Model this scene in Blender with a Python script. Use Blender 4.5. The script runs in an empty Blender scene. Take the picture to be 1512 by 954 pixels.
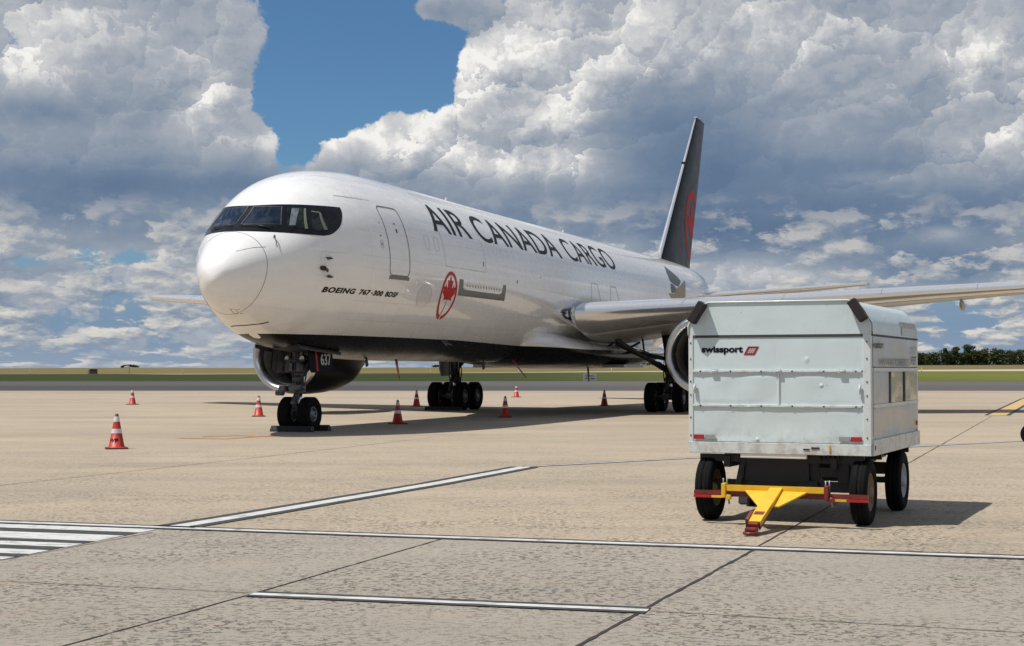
import bpy, bmesh, math, random
from math import sin, cos, pi, radians, sqrt, atan2, asin, hypot
from mathutils import Vector, Matrix, noise as mnoise
random.seed(7)
SC = bpy.context.scene
COL = SC.collection

# ------------------------------------------------------------------ camera
F_PX, HORIZON, EYE = 2290.0, 546.0, 1.68          # focal length in photo pixels, horizon row, eye height in metres
PITCH = math.atan((HORIZON - 477.0) / F_PX)
cam_data = bpy.data.cameras.new('camera')
cam_data.sensor_width = 36.0
cam_data.lens = 36.0 * F_PX / 1512.0
cam_data.clip_start = 0.1
cam_data.clip_end = 9000.0
cam = bpy.data.objects.new('camera', cam_data)
cam.location = (0, 0, EYE)
cam.rotation_euler = (pi / 2 + PITCH, 0, 0)
COL.objects.link(cam)
SC.camera = cam

SC.render.engine = 'CYCLES'
SC.view_settings.view_transform = 'Standard'
SC.view_settings.look = 'None'
SC.view_settings.gamma = 1.0
SC.view_settings.use_curve_mapping = False
SC.view_settings.exposure = 0.0
SC.cycles.max_bounces = 8
SC.cycles.glossy_bounces = 4
SC.cycles.transmission_bounces = 4

# ------------------------------------------------------------------ sun
SUN_TO = Vector((-0.468, -0.15, 1.0)).normalized()     # direction towards the sun, read off the shadow of the cart
SUN_EL = asin(SUN_TO.z)
SUN_AZ = atan2(SUN_TO.x, SUN_TO.y)
sun_data = bpy.data.lights.new('sun', 'SUN')
sun_data.energy = 4.7
sun_data.angle = radians(0.5)
sun_data.color = (1.0, 0.955, 0.885)
sun = bpy.data.objects.new('sun', sun_data)
sun.rotation_euler = SUN_TO.to_track_quat('Z', 'Y').to_euler()
sun.location = (-20, 10, 40)
COL.objects.link(sun)

# ------------------------------------------------------------------ world: clear sky with broken cumulus
world = bpy.data.worlds.new('World')
SC.world = world
world.use_nodes = True


class NT:
    """small helper to write node graphs as expressions"""
    def __init__(self, tree):
        self.t = tree
        self.n = tree.nodes
        self.l = tree.links

    def put(self, sock, v):
        if isinstance(v, bpy.types.NodeSocket):
            self.l.new(v, sock)
        elif v is not None:
            if hasattr(sock.default_value, '__len__'):
                if not hasattr(v, '__len__'):
                    v = (v,) * len(sock.default_value)
                v = tuple(v)
                if len(sock.default_value) == 4 and len(v) == 3:
                    v = v + (1.0,)
            sock.default_value = v

    def m(self, op, a, b=None, c=None, clamp=False):
        nd = self.n.new('ShaderNodeMath'); nd.operation = op; nd.use_clamp = clamp
        for i, v in enumerate((a, b, c)):
            if v is not None: self.put(nd.inputs[i], v)
        return nd.outputs[0]

    def v(self, op, a, b=None, s=None, c=None):
        nd = self.n.new('ShaderNodeVectorMath'); nd.operation = op
        self.put(nd.inputs[0], a)
        if b is not None: self.put(nd.inputs[1], b)
        if c is not None: self.put(nd.inputs[2], c)
        if s is not None: self.put(nd.inputs['Scale'], s)
        return nd.outputs['Value'] if op in ('LENGTH', 'DOT_PRODUCT', 'DISTANCE') else nd.outputs[0]

    def xyz(self, x, y, z):
        nd = self.n.new('ShaderNodeCombineXYZ')
        for i, v in enumerate((x, y, z)): self.put(nd.inputs[i], v)
        return nd.outputs[0]

    def sep(self, a):
        nd = self.n.new('ShaderNodeSeparateXYZ'); self.put(nd.inputs[0], a)
        return nd.outputs[0], nd.outputs[1], nd.outputs[2]

    def noise(self, vec, scale=5, detail=4, rough=.5, dist=0, dims='3D', lac=2.0, out=0):
        nd = self.n.new('ShaderNodeTexNoise'); nd.noise_dimensions = dims
        self.put(nd.inputs['Vector'], vec)
        nd.inputs['Scale'].default_value = scale; nd.inputs['Detail'].default_value = detail
        nd.inputs['Roughness'].default_value = rough; nd.inputs['Distortion'].default_value = dist
        nd.inputs['Lacunarity'].default_value = lac
        return nd.outputs[out]

    def voro(self, vec, scale=5, feature='F1', rand=1.0, out='Distance', detail=0, smooth=None):
        nd = self.n.new('ShaderNodeTexVoronoi'); nd.feature = feature
        self.put(nd.inputs['Vector'], vec); nd.inputs['Scale'].default_value = scale
        nd.inputs['Randomness'].default_value = rand
        if 'Detail' in nd.inputs: nd.inputs['Detail'].default_value = detail
        if smooth is not None: nd.inputs['Smoothness'].default_value = smooth
        return nd.outputs[out]

    def ramp(self, f, stops, interp='LINEAR'):
        nd = self.n.new('ShaderNodeValToRGB'); self.put(nd.inputs[0], f)
        cr = nd.color_ramp; cr.interpolation = interp
        while len(cr.elements) < len(stops): cr.elements.new(0.5)
        for e, (p, c) in zip(cr.elements, stops):
            e.position = p
            e.color = tuple(c) + (1,) if hasattr(c, '__len__') else (c, c, c, 1)
        return nd.outputs[0]

    def sstep(self, v, a, b, lo=0., hi=1.):
        nd = self.n.new('ShaderNodeMapRange'); nd.interpolation_type = 'SMOOTHSTEP'
        self.put(nd.inputs[0], v); self.put(nd.inputs[1], a); self.put(nd.inputs[2], b)
        self.put(nd.inputs[3], lo); self.put(nd.inputs[4], hi)
        return nd.outputs[0]

    def lin(self, v, a, b, lo=0., hi=1.):
        nd = self.n.new('ShaderNodeMapRange')
        self.put(nd.inputs[0], v); self.put(nd.inputs[1], a); self.put(nd.inputs[2], b)
        self.put(nd.inputs[3], lo); self.put(nd.inputs[4], hi)
        return nd.outputs[0]

    def mix(self, f, a, b, mode='MIX'):
        nd = self.n.new('ShaderNodeMix'); nd.data_type = 'RGBA'; nd.blend_type = mode
        self.put(nd.inputs[0], f); self.put(nd.inputs[6], a); self.put(nd.inputs[7], b)
        return nd.outputs[2]


def sky_angle(px, py):
    """azimuth and elevation in degrees of a direction given as it is read off the photograph"""
    a = (px - 756.0) / F_PX; b = (477.0 - py) / F_PX
    c, s = cos(PITCH), sin(PITCH)
    d = Vector((a, c - b * s, s + b * c)).normalized()
    return math.degrees(atan2(d.x, d.y)), math.degrees(asin(d.z))


def build_sky():
    t = world.node_tree
    for nd in list(t.nodes): t.nodes.remove(nd)
    g = NT(t)
    out = t.nodes.new('ShaderNodeOutputWorld')
    bg = t.nodes.new('ShaderNodeBackground')
    bg.inputs[1].default_value = 0.10
    world.cycles.sampling_method = 'MANUAL'
    world.cycles.sample_map_resolution = 256
    sky = t.nodes.new('ShaderNodeTexSky')
    sky.sky_type = 'NISHITA'; sky.sun_disc = False
    sky.sun_elevation = SUN_EL
    sky.sun_rotation = SUN_AZ
    sky.altitude = 600; sky.air_density = 1.0; sky.dust_density = 0.35; sky.ozone_density = 2.2
    tc = t.nodes.new('ShaderNodeTexCoord')
    D = g.v('NORMALIZE', tc.outputs['Generated'])
    x, y, z = g.sep(D)
    az = g.m('MULTIPLY', g.m('ARCTAN2', x, y), 180 / pi)
    el = g.m('MULTIPLY', g.m('ARCSINE', z), 180 / pi)
    AE = g.xyz(az, el, 0)
    # vertical squeeze so that far clouds flatten towards the horizon
    elp = g.m('POWER', g.m('MAXIMUM', el, 0.02), 0.62)
    near = g.m('MULTIPLY', elp, 1.0)
    # position on the dome in "cloud units" (degrees), flattened near the horizon
    P3 = g.xyz(g.m('MULTIPLY', x, 57.3), g.m('MULTIPLY', y, 57.3), g.m('MULTIPLY', elp, 4.2))
    warp = g.noise(P3, 0.16, 3, 0.5, out=1)
    W0 = g.v('MULTIPLY_ADD', g.v('SUBTRACT', warp, (.5, .5, .5)), (2.2, 2.2, 2.6), c=P3)
    warp2 = g.noise(P3, 1.3, 4, 0.6, out=1)
    W = g.v('MULTIPLY_ADD', g.v('SUBTRACT', warp2, (.5, .5, .5)), (1.3, 1.3, 1.1), c=W0)

    def field(list_, base):
        acc = None
        for (px, py, rx, ry, amp) in list_:
            a, e = sky_angle(px, py)
            d = g.v('MULTIPLY', g.v('SUBTRACT', AE, (a, e, 0)), (57.3 ** -1 * F_PX / rx, 57.3 ** -1 * F_PX / ry, 0))
            q = g.v('DOT_PRODUCT', d, d)
            # amp * exp(-q)
            ex = g.m('EXPONENT', g.m('MULTIPLY', q, -1.0))
            acc = g.m('MULTIPLY_ADD', ex, amp, acc if acc is not None else base)
        return acc

    cover = field(CLOUD_COVER, 0.42)
    light = field(CLOUD_LIGHT, 0.0)
    # overhead, above the picture, the sky is mostly clear
    cover = g.m('ADD', cover, g.sstep(el, 17.0, 34.0, 0.0, -0.28))

    SL = Vector((-0.50, -0.05, 0.86))

    def puff(Pv, scale):
        """rounded heads: light from the upper left over every cell, and how deep inside it we are"""
        nd = g.n.new('ShaderNodeTexVoronoi'); nd.feature = 'F1'
        g.put(nd.inputs['Vector'], Pv); nd.inputs['Scale'].default_value = scale
        nd.inputs['Detail'].default_value = 0
        v = g.v('SCALE', g.v('SUBTRACT', Pv, nd.outputs['Position']), s=scale)
        return g.v('DOT_PRODUCT', v, tuple(SL)), nd.outputs['Distance']

    l1, r1 = puff(W, 0.30)
    l2, r2 = puff(g.v('MULTIPLY_ADD', g.v('SUBTRACT', warp2, (.5, .5, .5)), (1.0, 1.0, 1.0), c=W), 0.85)
    n0 = g.noise(W, 0.15, 8, 0.55)
    n1 = g.noise(g.v('ADD', W, tuple(SL * .55)), 0.15, 8, 0.55)
    dome = g.m('ADD', g.m('MULTIPLY', g.m('SUBTRACT', 0.5, r1), .75), g.m('MULTIPLY', g.m('SUBTRACT', 0.5, r2), .45))
    d0 = g.m('MULTIPLY_ADD', g.m('SUBTRACT', n0, 0.5), 2.3, dome)
    dens = g.m('ADD', cover, d0)
    # rims are thin in the blue, sharper where the cloud is sunlit
    rel = g.m('SUBTRACT', n0, n1)
    big = g.noise(W, 0.075, 3, 0.5)
    sunny = g.sstep(g.m('MULTIPLY_ADD', g.m('SUBTRACT', big, .5), 1.2, light), -.18, .36)
    alpha = g.sstep(dens, -.03, g.m('MULTIPLY_ADD', sunny, -.12, .22))
    P_ = g.m('MULTIPLY_ADD', l1, .33, g.m('MULTIPLY', l2, .17))
    P_ = g.m('MULTIPLY_ADD', rel, 3.3, P_)
    P_ = g.m('MULTIPLY', P_, g.m('MULTIPLY_ADD', sunny, .70, .30))
    thick = g.sstep(dens, 0.15, 0.9)
    L = g.m('ADD', g.m('MULTIPLY_ADD', P_, 1.2, 0.425), g.m('MULTIPLY', light, 1.35))
    L = g.m('MULTIPLY_ADD', thick, -0.14, L)
    L = g.m('MULTIPLY_ADD', g.m('SUBTRACT', big, 0.5), 0.9, L)
    # flat shaded bases in long level layers
    lay = g.noise(g.xyz(g.m('MULTIPLY', x, 57.3 * .22), g.m('MULTIPLY', y, 57.3 * .22), g.m('MULTIPLY', el, .95)), 0.55, 5, 0.55)
    L = g.m('MULTIPLY_ADD', g.m('SUBTRACT', lay, 0.5), 0.70, L)
    L = g.m('DIVIDE', g.m('ADD', L, 0.45), 1.45)
    cc = g.ramp(L, [(0.0, (.115, .178, .285)), (0.22, (.160, .225, .330)), (0.46, (.260, .312, .388)), (0.66, (.400, .430, .480)), (0.84, (.63, .635, .64)), (0.97, (.90, .885, .85))])
    # small warm-grey cumulus low down
    lowf = g.sstep(el, 5.0, 0.5)
    skyc = g.v('MULTIPLY', sky.outputs[0], (0.046, 0.066, 0.080))
    skyc = g.mix(g.sstep(el, 7.5, 0.5, 0., .9), skyc, (.185, .270, .415))
    cc = g.mix(g.m('MULTIPLY', lowf, 0.42), cc, g.mix(0.5, (.30, .37, .47), cc))
    col = g.mix(alpha, skyc, cc)
    # small far cumulus low over the field: flat bases, cream tops
    Q = g.xyz(g.m('MULTIPLY', x, 57.3), g.m('MULTIPLY', y, 57.3), g.m('MULTIPLY', elp, 6.0))
    Q = g.v('MULTIPLY_ADD', g.v('SUBTRACT', g.noise(Q, 1.1, 3, 0.6, out=1), (.5, .5, .5)), (.9, .9, .7), c=Q)
    e0 = g.noise(Q, 0.42, 6, 0.58)
    e1 = g.noise(g.v('ADD', Q, (-.30, 0, .55)), 0.42, 6, 0.58)
    small = g.m('MULTIPLY', g.sstep(e0, .455, .53), g.m('MULTIPLY', g.sstep(el, 6.8, 4.6), g.m('SUBTRACT', 1.0, g.m('MULTIPLY', alpha, .35))))
    sl = g.m('MULTIPLY_ADD', g.m('SUBTRACT', e0, e1), 4.6, .50)
    scol = g.ramp(sl, [(0.0, (.200, .255, .350)), (0.35, (.285, .330, .400)), (0.65, (.50, .505, .50)), (1.0, (.78, .73, .65))])
    col = g.mix(g.m('MULTIPLY', small, .85), col, scol)
    # pale air right above the horizon
    haze = g.sstep(el, 1.8, -0.3, 0.0, 0.40)
    col = g.mix(haze, col, (.40, .455, .525))
    col = g.v('SCALE', col, s=10.0)
    g.put(bg.inputs[0], col)
    g.l.new(bg.outputs[0], out.inputs[0])


# where the clouds stand: (x, y, half width, half height, amount), read off the photograph as directions
CLOUD_COVER = [
    (545, 10, 165, 120, -1.35), (480, 150, 85, 90, -1.0), (610, 120, 60, 50, -.5), (425, 225, 45, 35, -.55),
    (655, 12, 55, 20, 1.25), (700, 60, 26, 40, .25),
    (180, 60, 170, 130, .45), (350, 205, 70, 26, .35), (100, 250, 220, 60, .5),
    (800, 120, 130, 130, .8), (600, 215, 80, 32, .70), (640, 250, 120, 50, .5), (1150, 200, 380, 190, .75),
    (1250, 350, 300, 60, .3),
    (20, 385, 70, 16, -.9), (250, 385, 90, 14, -.35), (200, 450, 190, 24, -.55), (60, 480, 160, 24, -.45), (280, 520, 300, 26, -.6), (700, 480, 200, 60, -.3), (1180, 420, 120, 14, -.5), (1430, 510, 140, 20, -.5),
    (1420, 470, 110, 34, -.85), (1120, 395, 130, 16, .2),
]
CLOUD_LIGHT = [
    (575, 205, 75, 34, .26), (700, 110, 60, 55, .22), (840, 230, 110, 50, .26), (740, 245, 100, 26, .34), (830, 170, 50, 50, .2), (60, 110, 90, 45, .22), (300, 150, 50, 60, .24), (210, 30, 160, 50, .12),
    (1470, 85, 70, 45, .30), (1130, 70, 60, 50, .10), (400, 210, 60, 15, .15),
    (60, 165, 90, 22, -.28), (170, 270, 260, 30, -.38), (380, 275, 80, 30, -.22), (330, 350, 160, 30, -.20), (60, 310, 160, 26, -.2),
    (1000, 190, 130, 70, -.28), (1180, 260, 260, 40, -.22), (1150, 335, 400, 58, -.46), (1000, 250, 130, 60, -.15), (1430, 300, 150, 30, -.22), (1400, 395, 150, 26, -.34), (700, 400, 900, 14, -.10),
    (800, 60, 90, 60, .18), (1000, 70, 90, 50, .12), (1330, 60, 150, 60, .16), (40, 40, 120, 60, .14), (640, 190, 40, 50, .25), (830, 150, 60, 40, .22), (1290, 262, 60, 10, .28), (1395, 345, 34, 11, .40), (1130, 400, 180, 22, .36), (930, 362, 60, 18, .34),
    (240, 385, 120, 24, .18), (100, 440, 200, 40, .12),
]
build_sky()

# ------------------------------------------------------------------ helpers
def at(px, py, z=0.0):
    """point on the height z that the photograph shows at (px, py)"""
    a = (px - 756.0) / F_PX; b = (477.0 - py) / F_PX
    c, s = cos(PITCH), sin(PITCH)
    d = Vector((a, c - b * s, s + b * c))
    t = (z - EYE) / d.z
    return Vector((d.x * t, d.y * t, z))


def tag(o, label=None, cat=None, group=None, kind=None):
    if label: o['label'] = label
    if cat: o['category'] = cat
    if group: o['group'] = group
    if kind: o['kind'] = kind
    return o


def empty(name, loc=(0, 0, 0), rz=0.0):
    o = bpy.data.objects.new(name, None)
    o.empty_display_size = 0.2
    o.location = loc; o.rotation_euler = (0, 0, rz)
    COL.objects.link(o)
    return o


def link(name, me, parent=None):
    o = bpy.data.objects.new(name, me)
    COL.objects.link(o)
    if parent is not None: o.parent = parent
    return o


class MB:
    """collects shapes into one mesh"""
    def __init__(self):
        self.v = []; self.f = []; self.mi = []; self.sm = []

    def add(self, vs, fs, mi=0, smooth=False):
        k = len(self.v)
        self.v += [tuple(p) for p in vs]
        for f in fs:
            self.f.append([i + k for i in f]); self.mi.append(mi); self.sm.append(smooth)
        return self

    def box(self, c, s, mi=0, rot=None, taper=None):
        hx, hy, hz = s[0] / 2, s[1] / 2, s[2] / 2
        vs = []
        for z in (-1, 1):
            k = 1.0 if (taper is None or z < 0) else taper
            for x, y in ((-1, -1), (1, -1), (1, 1), (-1, 1)):
                p = Vector((x * hx * k, y * hy * k, z * hz))
                if rot is not None: p = rot @ p
                vs.append(p + Vector(c))
        return self.add(vs, [(3, 2, 1, 0), (4, 5, 6, 7), (0, 1, 5, 4), (1, 2, 6, 5), (2, 3, 7, 6), (3, 0, 4, 7)], mi)

    def bbox(self, c, s, b=0.01, mi=0, rot=None):
        """box with chamfered edges"""
        bm = bmesh.new()
        bmesh.ops.create_cube(bm, size=1.0)
        for v in bm.verts: v.co = Vector((v.co.x * s[0], v.co.y * s[1], v.co.z * s[2]))
        bmesh.ops.bevel(bm, geom=bm.edges[:], offset=min(b, min(s) * .45), segments=2, affect='EDGES', profile=0.6)
        bm.verts.index_update()
        vs = [((rot @ v.co) if rot is not None else v.co) + Vector(c) for v in bm.verts]
        fs = [[v.index for v in f.verts] for f in bm.faces]
        bm.free()
        return self.add(vs, fs, mi)

    def bar(self, a, b, w, h=None, mi=0, up=(0, 0, 1)):
        """rectangular bar from a to b, w wide, h high"""
        h = h or w
        a, b = Vector(a), Vector(b); d = (b - a)
        L = d.length; d.normalize()
        u = Vector(up)
        s = d.cross(u)
        if s.length < 1e-4: s = d.cross(Vector((1, 0, 0)))
        s.normalize(); u = s.cross(d)
        vs = []
        for p in (a, b):
            for x, y in ((-1, -1), (1, -1), (1, 1), (-1, 1)):
                vs.append(p + s * (x * w / 2) + u * (y * h / 2))
        return self.add(vs, [(3, 2, 1, 0), (4, 5, 6, 7), (0, 1, 5, 4), (1, 2, 6, 5), (2, 3, 7, 6), (3, 0, 4, 7)], mi)

    def tube(self, pts, r, n=12, mi=0, caps=True):
        pts = [Vector(p) for p in pts]
        rs = r if hasattr(r, '__len__') else [r] * len(pts)
        vs = []; fs = []
        ref = None
        for i, p in enumerate(pts):
            d = (pts[min(i + 1, len(pts) - 1)] - pts[max(i - 1, 0)])
            d.normalize()
            if ref is None:
                ref = d.cross(Vector((0, 0, 1)))
                if ref.length < 1e-3: ref = d.cross(Vector((1, 0, 0)))
            ref = (ref - d * ref.dot(d)).normalized()
            u = d.cross(ref)
            for k in range(n):
                a = 2 * pi * k / n
                vs.append(p + (ref * cos(a) + u * sin(a)) * rs[i])
        for i in range(len(pts) - 1):
            for k in range(n):
                k2 = (k + 1) % n
                fs.append((i * n + k, i * n + k2, (i + 1) * n + k2, (i + 1) * n + k))
        self.add(vs, fs, mi, True)
        if caps:
            self.add(vs[:n], [list(range(n))[::-1]], mi); self.add(vs[-n:], [list(range(n))], mi)
        return self

    def lathe(self, prof, axis='z', c=(0, 0, 0), n=32, mi=0, smooth=True, mis=None, a0=0, a1=2 * pi):
        """prof: (radius, along axis)"""
        full = abs(a1 - a0 - 2 * pi) < 1e-6
        m = n if full else n + 1
        vs = []
        for r, h in prof:
            for k in range(m):
                a = a0 + (a1 - a0) * k / n
                if axis == 'z': p = (r * cos(a), r * sin(a), h)
                elif axis == 'x': p = (h, r * cos(a), r * sin(a))
                else: p = (r * cos(a), h, -r * sin(a))
                vs.append((p[0] + c[0], p[1] + c[1], p[2] + c[2]))
        base = len(self.v)
        self.v += vs
        for i in range(len(prof) - 1):
            for k in range(n):
                k2 = (k + 1) % m if full else k + 1
                self.f.append([base + i * m + k, base + i * m + k2, base + (i + 1) * m + k2, base + (i + 1) * m + k])
                self.mi.append(mis[i] if mis else mi); self.sm.append(smooth)
        return self

    def grid(self, rows, mi=0, smooth=True, close=False):
        n = len(rows[0]); vs = [p for r in rows for p in r]; fs = []
        for i in range(len(rows) - 1):
            for k in range(n if close else n - 1):
                k2 = (k + 1) % n
                fs.append((i * n + k, i * n + k2, (i + 1) * n + k2, (i + 1) * n + k))
        return self.add(vs, fs, mi, smooth)

    def build(self, name, mats, parent=None, fix=True, sharp=None):
        me = bpy.data.meshes.new(name)
        me.from_pydata(self.v, [], self.f)
        me.polygons.foreach_set('material_index', self.mi)
        me.polygons.foreach_set('use_smooth', self.sm)
        if not isinstance(mats, (list, tuple)): mats = [mats]
        for m in mats: me.materials.append(m)
        if fix:
            bm = bmesh.new(); bm.from_mesh(me)
            bmesh.ops.remove_doubles(bm, verts=bm.verts[:], dist=1e-5)
            bmesh.ops.recalc_face_normals(bm, faces=bm.faces[:])
            bm.to_mesh(me); bm.free()
        if sharp is not None: me.set_sharp_from_angle(angle=radians(sharp))
        me.update()
        return link(name, me, parent)


def new_mat(name):
    m = bpy.data.materials.new(name); m.use_nodes = True
    g = NT(m.node_tree)
    b = m.node_tree.nodes['Principled BSDF']
    return m, g, b


def bump(g, b, h, strength=0.3, dist=0.01, sock='Normal'):
    nd = g.n.new('ShaderNodeBump')
    nd.inputs['Strength'].default_value = strength; nd.inputs['Distance'].default_value = dist
    g.put(nd.inputs['Height'], h)
    g.l.new(nd.outputs[0], b.inputs[sock])
    return nd.outputs[0]


def obj_co(g):
    return g.n.new('ShaderNodeTexCoord').outputs['Object']


def simple(name, col, rough=0.5, metal=0.0, var=0.12, scale=6.0, coat=0.0, spec=0.5, bmp=0.0, dirt=None):
    m, g, b = new_mat(name)
    P = obj_co(g)
    n = g.noise(P, scale, 5, .6)
    c = g.mix(g.lin(n, .3, .7), tuple(x * (1 - var) for x in col), tuple(min(1, x * (1 + var)) for x in col))
    if dirt:
        n2 = g.noise(P, dirt[1], 6, .65)
        c = g.mix(g.sstep(n2, dirt[2], dirt[2] + .12, 0, dirt[3]), c, dirt[0])
    g.put(b.inputs['Base Color'], c)
    g.put(b.inputs['Roughness'], g.lin(n, .3, .7, max(.02, rough * .85), min(1, rough * 1.15)))
    b.inputs['Metallic'].default_value = metal
    b.inputs['Coat Weight'].default_value = coat
    b.inputs['Coat Roughness'].default_value = 0.05
    b.inputs['Specular IOR Level'].default_value = spec
    if bmp: bump(g, b, n, bmp, 0.01)
    return m


M = {}
M['tyre'] = simple('tyre_rubber', (.0075, .0075, .008), .85, var=.45, scale=9, bmp=.15, spec=.12)
M['black'] = simple('black_metal', (.018, .018, .020), .45, var=.3, scale=9)
M['gear'] = simple('gear_grey', (.10, .105, .11), .42, metal=.3, var=.3, scale=9, dirt=((.03, .027, .025), 5, .5, .75))
M['gear_dark'] = simple('gear_dark', (.055, .055, .058), .5, metal=.3, var=.4, scale=9)
M['chrome'] = simple('polished_steel', (.72, .73, .75), .12, metal=1, var=.05)
M['lip'] = simple('inlet_lip_metal', (.50, .51, .53), .30, metal=1, var=.08, scale=2)
M['hub'] = simple('wheel_hub', (.22, .23, .24), .4, metal=.5, var=.2)
M['rubber'] = simple('black_rubber', (.014, .013, .013), .8, var=.3, scale=20)
M['dark_hole'] = simple('unlit_inside', (.02, .02, .021), .7, var=.2)
M['red_mark'] = simple('red_paint', (.46, .004, .006), .4, var=.1, coat=.1, spec=.25)
M['ink'] = simple('black_lettering', (.006, .006, .007), .45, var=.1, coat=0, spec=.18)
M['grey_mark'] = simple('grey_paint', (.17, .165, .16), .4, var=.12, scale=3)
M['seam'] = simple('panel_seam', (.17, .165, .155), .6, var=.3, scale=2)
M['seam_soft'] = simple('soft_panel_seam', (.55, .54, .52), .5, var=.3, scale=1)
M['white_mark'] = simple('white_lettering', (.50, .50, .49), .5, var=.06)
M['lens'] = simple('lamp_glass', (.25, .26, .27), .05, metal=.7, var=.1, coat=1)
M['probe'] = simple('probe_metal', (.06, .055, .05), .35, metal=.8, var=.2)


def aircraft_white(belly=True):
    """gloss white paint with faint panel joints, black belly below a level line; positions in metres from the nose"""
    m, g, b = new_mat('gloss_white_paint')
    P = obj_co(g)
    x, y, z = g.sep(P)
    # faint skin joints: rings every 1.9 m and a few stringer lines
    ring = g.m('ABSOLUTE', g.m('SUBTRACT', g.m('MODULO', g.m('ADD', x, 0.35), 1.93), 0.965))
    ringm = g.m('LESS_THAN', ring, 0.006)
    ringm = g.m('MULTIPLY', ringm, g.m('GREATER_THAN', x, 3.2))
    row = None
    for zz in (6.93, 5.42, 4.74, 3.52, 3.02):
        r = g.m('LESS_THAN', g.m('ABSOLUTE', g.m('SUBTRACT', z, zz)), 0.006)
        row = r if row is None else g.m('MAXIMUM', row, r)
    row = g.m('MULTIPLY', row, g.m('GREATER_THAN', x, 4.0))
    lines = g.m('MAXIMUM', ringm, row)
    n = g.noise(P, 1.3, 6, .6)
    st = g.noise(g.v('MULTIPLY', P, (.35, 1, 2.2)), 1.6, 5, .6)
    white = g.mix(g.lin(st, .3, .75), (.86, .86, .855), (.80, .795, .78))
    white = g.mix(g.m('MULTIPLY', lines, .42), white, (.42, .41, .40))
    # grime low on the hull
    grime = g.m('MULTIPLY', g.sstep(n, .45, .72), g.sstep(z, 3.9, 2.6, 0, .28))
    white = g.mix(grime, white, (.47, .43, .36))
    edge = g.ramp(g.lin(x, 12, 30), [(0, 2.61 / 4), (.40, 2.50 / 4), (.56, 2.44 / 4), (.72, 2.44 / 4), (1, 2.40 / 4)])
    edge = g.m('MULTIPLY', edge, 4.0)
    black = g.m('MULTIPLY', g.m('LESS_THAN', z, edge), g.m('GREATER_THAN', x, g.m('MULTIPLY_ADD', z, -2.6, 1.80 + 2.6 * 2.69)))
    black = g.m('MULTIPLY', black, g.m('LESS_THAN', x, 46))
    col = g.mix(black, white, (.010, .010, .012)) if belly else white
    g.put(b.inputs['Base Color'], col)
    g.put(b.inputs['Roughness'], g.lin(n, .3, .7, .22, .32))
    keep = g.m('SUBTRACT', 1.0, black)
    g.put(b.inputs['Coat Weight'], g.m('MULTIPLY_ADD', keep, .80, .03))
    g.put(b.inputs['Specular IOR Level'], g.m('MULTIPLY_ADD', keep, .40, .08))
    b.inputs['Coat Roughness'].default_value = 0.035
    # skin waviness between frames, dents of the plugged cabin windows
    wav = g.m('SINE', g.m('MULTIPLY', x, 2 * pi / 0.56))
    win = g.m('MULTIPLY', g.m('MULTIPLY', g.sstep(z, 4.95, 5.12), g.sstep(z, 5.55, 5.38)), g.sstep(wav, .1, .8))
    win = g.m('MULTIPLY', win, g.m('MULTIPLY', g.sstep(x, 12, 12.3), g.m('LESS_THAN', x, 40)))
    pil = g.noise(g.v('MULTIPLY', P, (1.0, 1.0, .35)), 1.1, 1, .4)
    h = g.m('ADD', g.m('MULTIPLY', win, .5), g.m('MULTIPLY', pil, 1.3))
    h = g.m('ADD', h, g.m('MULTIPLY', wav, g.m('MULTIPLY', g.sstep(x, 8, 14), .12)))
    h = g.m('SUBTRACT', h, g.m('MULTIPLY', lines, .25))
    o = bump(g, b, h, .22, .012)
    g.l.new(o, b.inputs['Coat Normal'])
    return m


M['white'] = aircraft_white()


def paint_plain(name, col, rough=.3, coat=.5, dirty=.15):
    m, g, b = new_mat(name)
    P = obj_co(g)
    n = g.noise(P, 1.1, 6, .6)
    c = g.mix(g.sstep(n, .45, .75, 0, dirty), col, (.40, .36, .30))
    g.put(b.inputs['Base Color'], c)
    g.put(b.inputs['Roughness'], g.lin(n, .3, .7, rough * .8, rough * 1.3))
    b.inputs['Coat Weight'].default_value = coat; b.inputs['Coat Roughness'].default_value = .06
    bump(g, b, g.noise(P, 1.7, 3, .5), .12, .02)
    return m


M['wing'] = paint_plain('wing_grey_paint', (.40, .40, .39), .34, .25)
M['fairing_white'] = paint_plain('fairing_white_paint', (.76, .755, .74), .22, .8, .1)
M['slat'] = paint_plain('bare_slat_metal', (.84, .84, .84), .20, 0, .04)
M['slat'].node_tree.nodes['Principled BSDF'].inputs['Metallic'].default_value = .72
M['nacelle'] = simple('black_gloss_paint', (.006, .006, .008), .36, var=.2, coat=.0, spec=.04)
M['fin'] = simple('black_fin_paint', (.008, .009, .013), .34, var=.2, scale=1.5, coat=.0, spec=.09)
M['fin_red'] = simple('fin_red_paint', (.40, .012, .014), .45, var=.1, coat=.0, spec=.06)
M['grey_fair'] = paint_plain('grey_fairing_paint', (.26, .27, .28), .30, .4)
M['tail_grey'] = simple('tail_grey_marking', (.095, .10, .115), .4, var=.1, coat=.1, spec=.2)
M['tail_gold'] = simple('tail_gold_marking', (.34, .25, .11), .4, var=.1, coat=.1, spec=.2)
M['screen'] = simple('cockpit_glass', (.012, .018, .032), .05, var=.3, scale=3, coat=.22, spec=.35)
M['screen_side'] = simple('side_cockpit_glass', (.012, .017, .015), .05, var=.5, scale=2.5, coat=.15, spec=.35)
M['mask_black'] = simple('cockpit_mask_paint', (.006, .006, .008), .25, var=.2, coat=.12, spec=.25)
M['frame_pale'] = simple('pale_window_post', (.16, .17, .13), .5, var=.1, spec=.2)
M['blind'] = simple('pale_sun_blind', (.14, .16, .18), .45, var=.35, scale=5, spec=.2)
M['fan'] = simple('fan_blade_metal', (.10, .10, .105), .35, metal=.7, var=.2)
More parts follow.
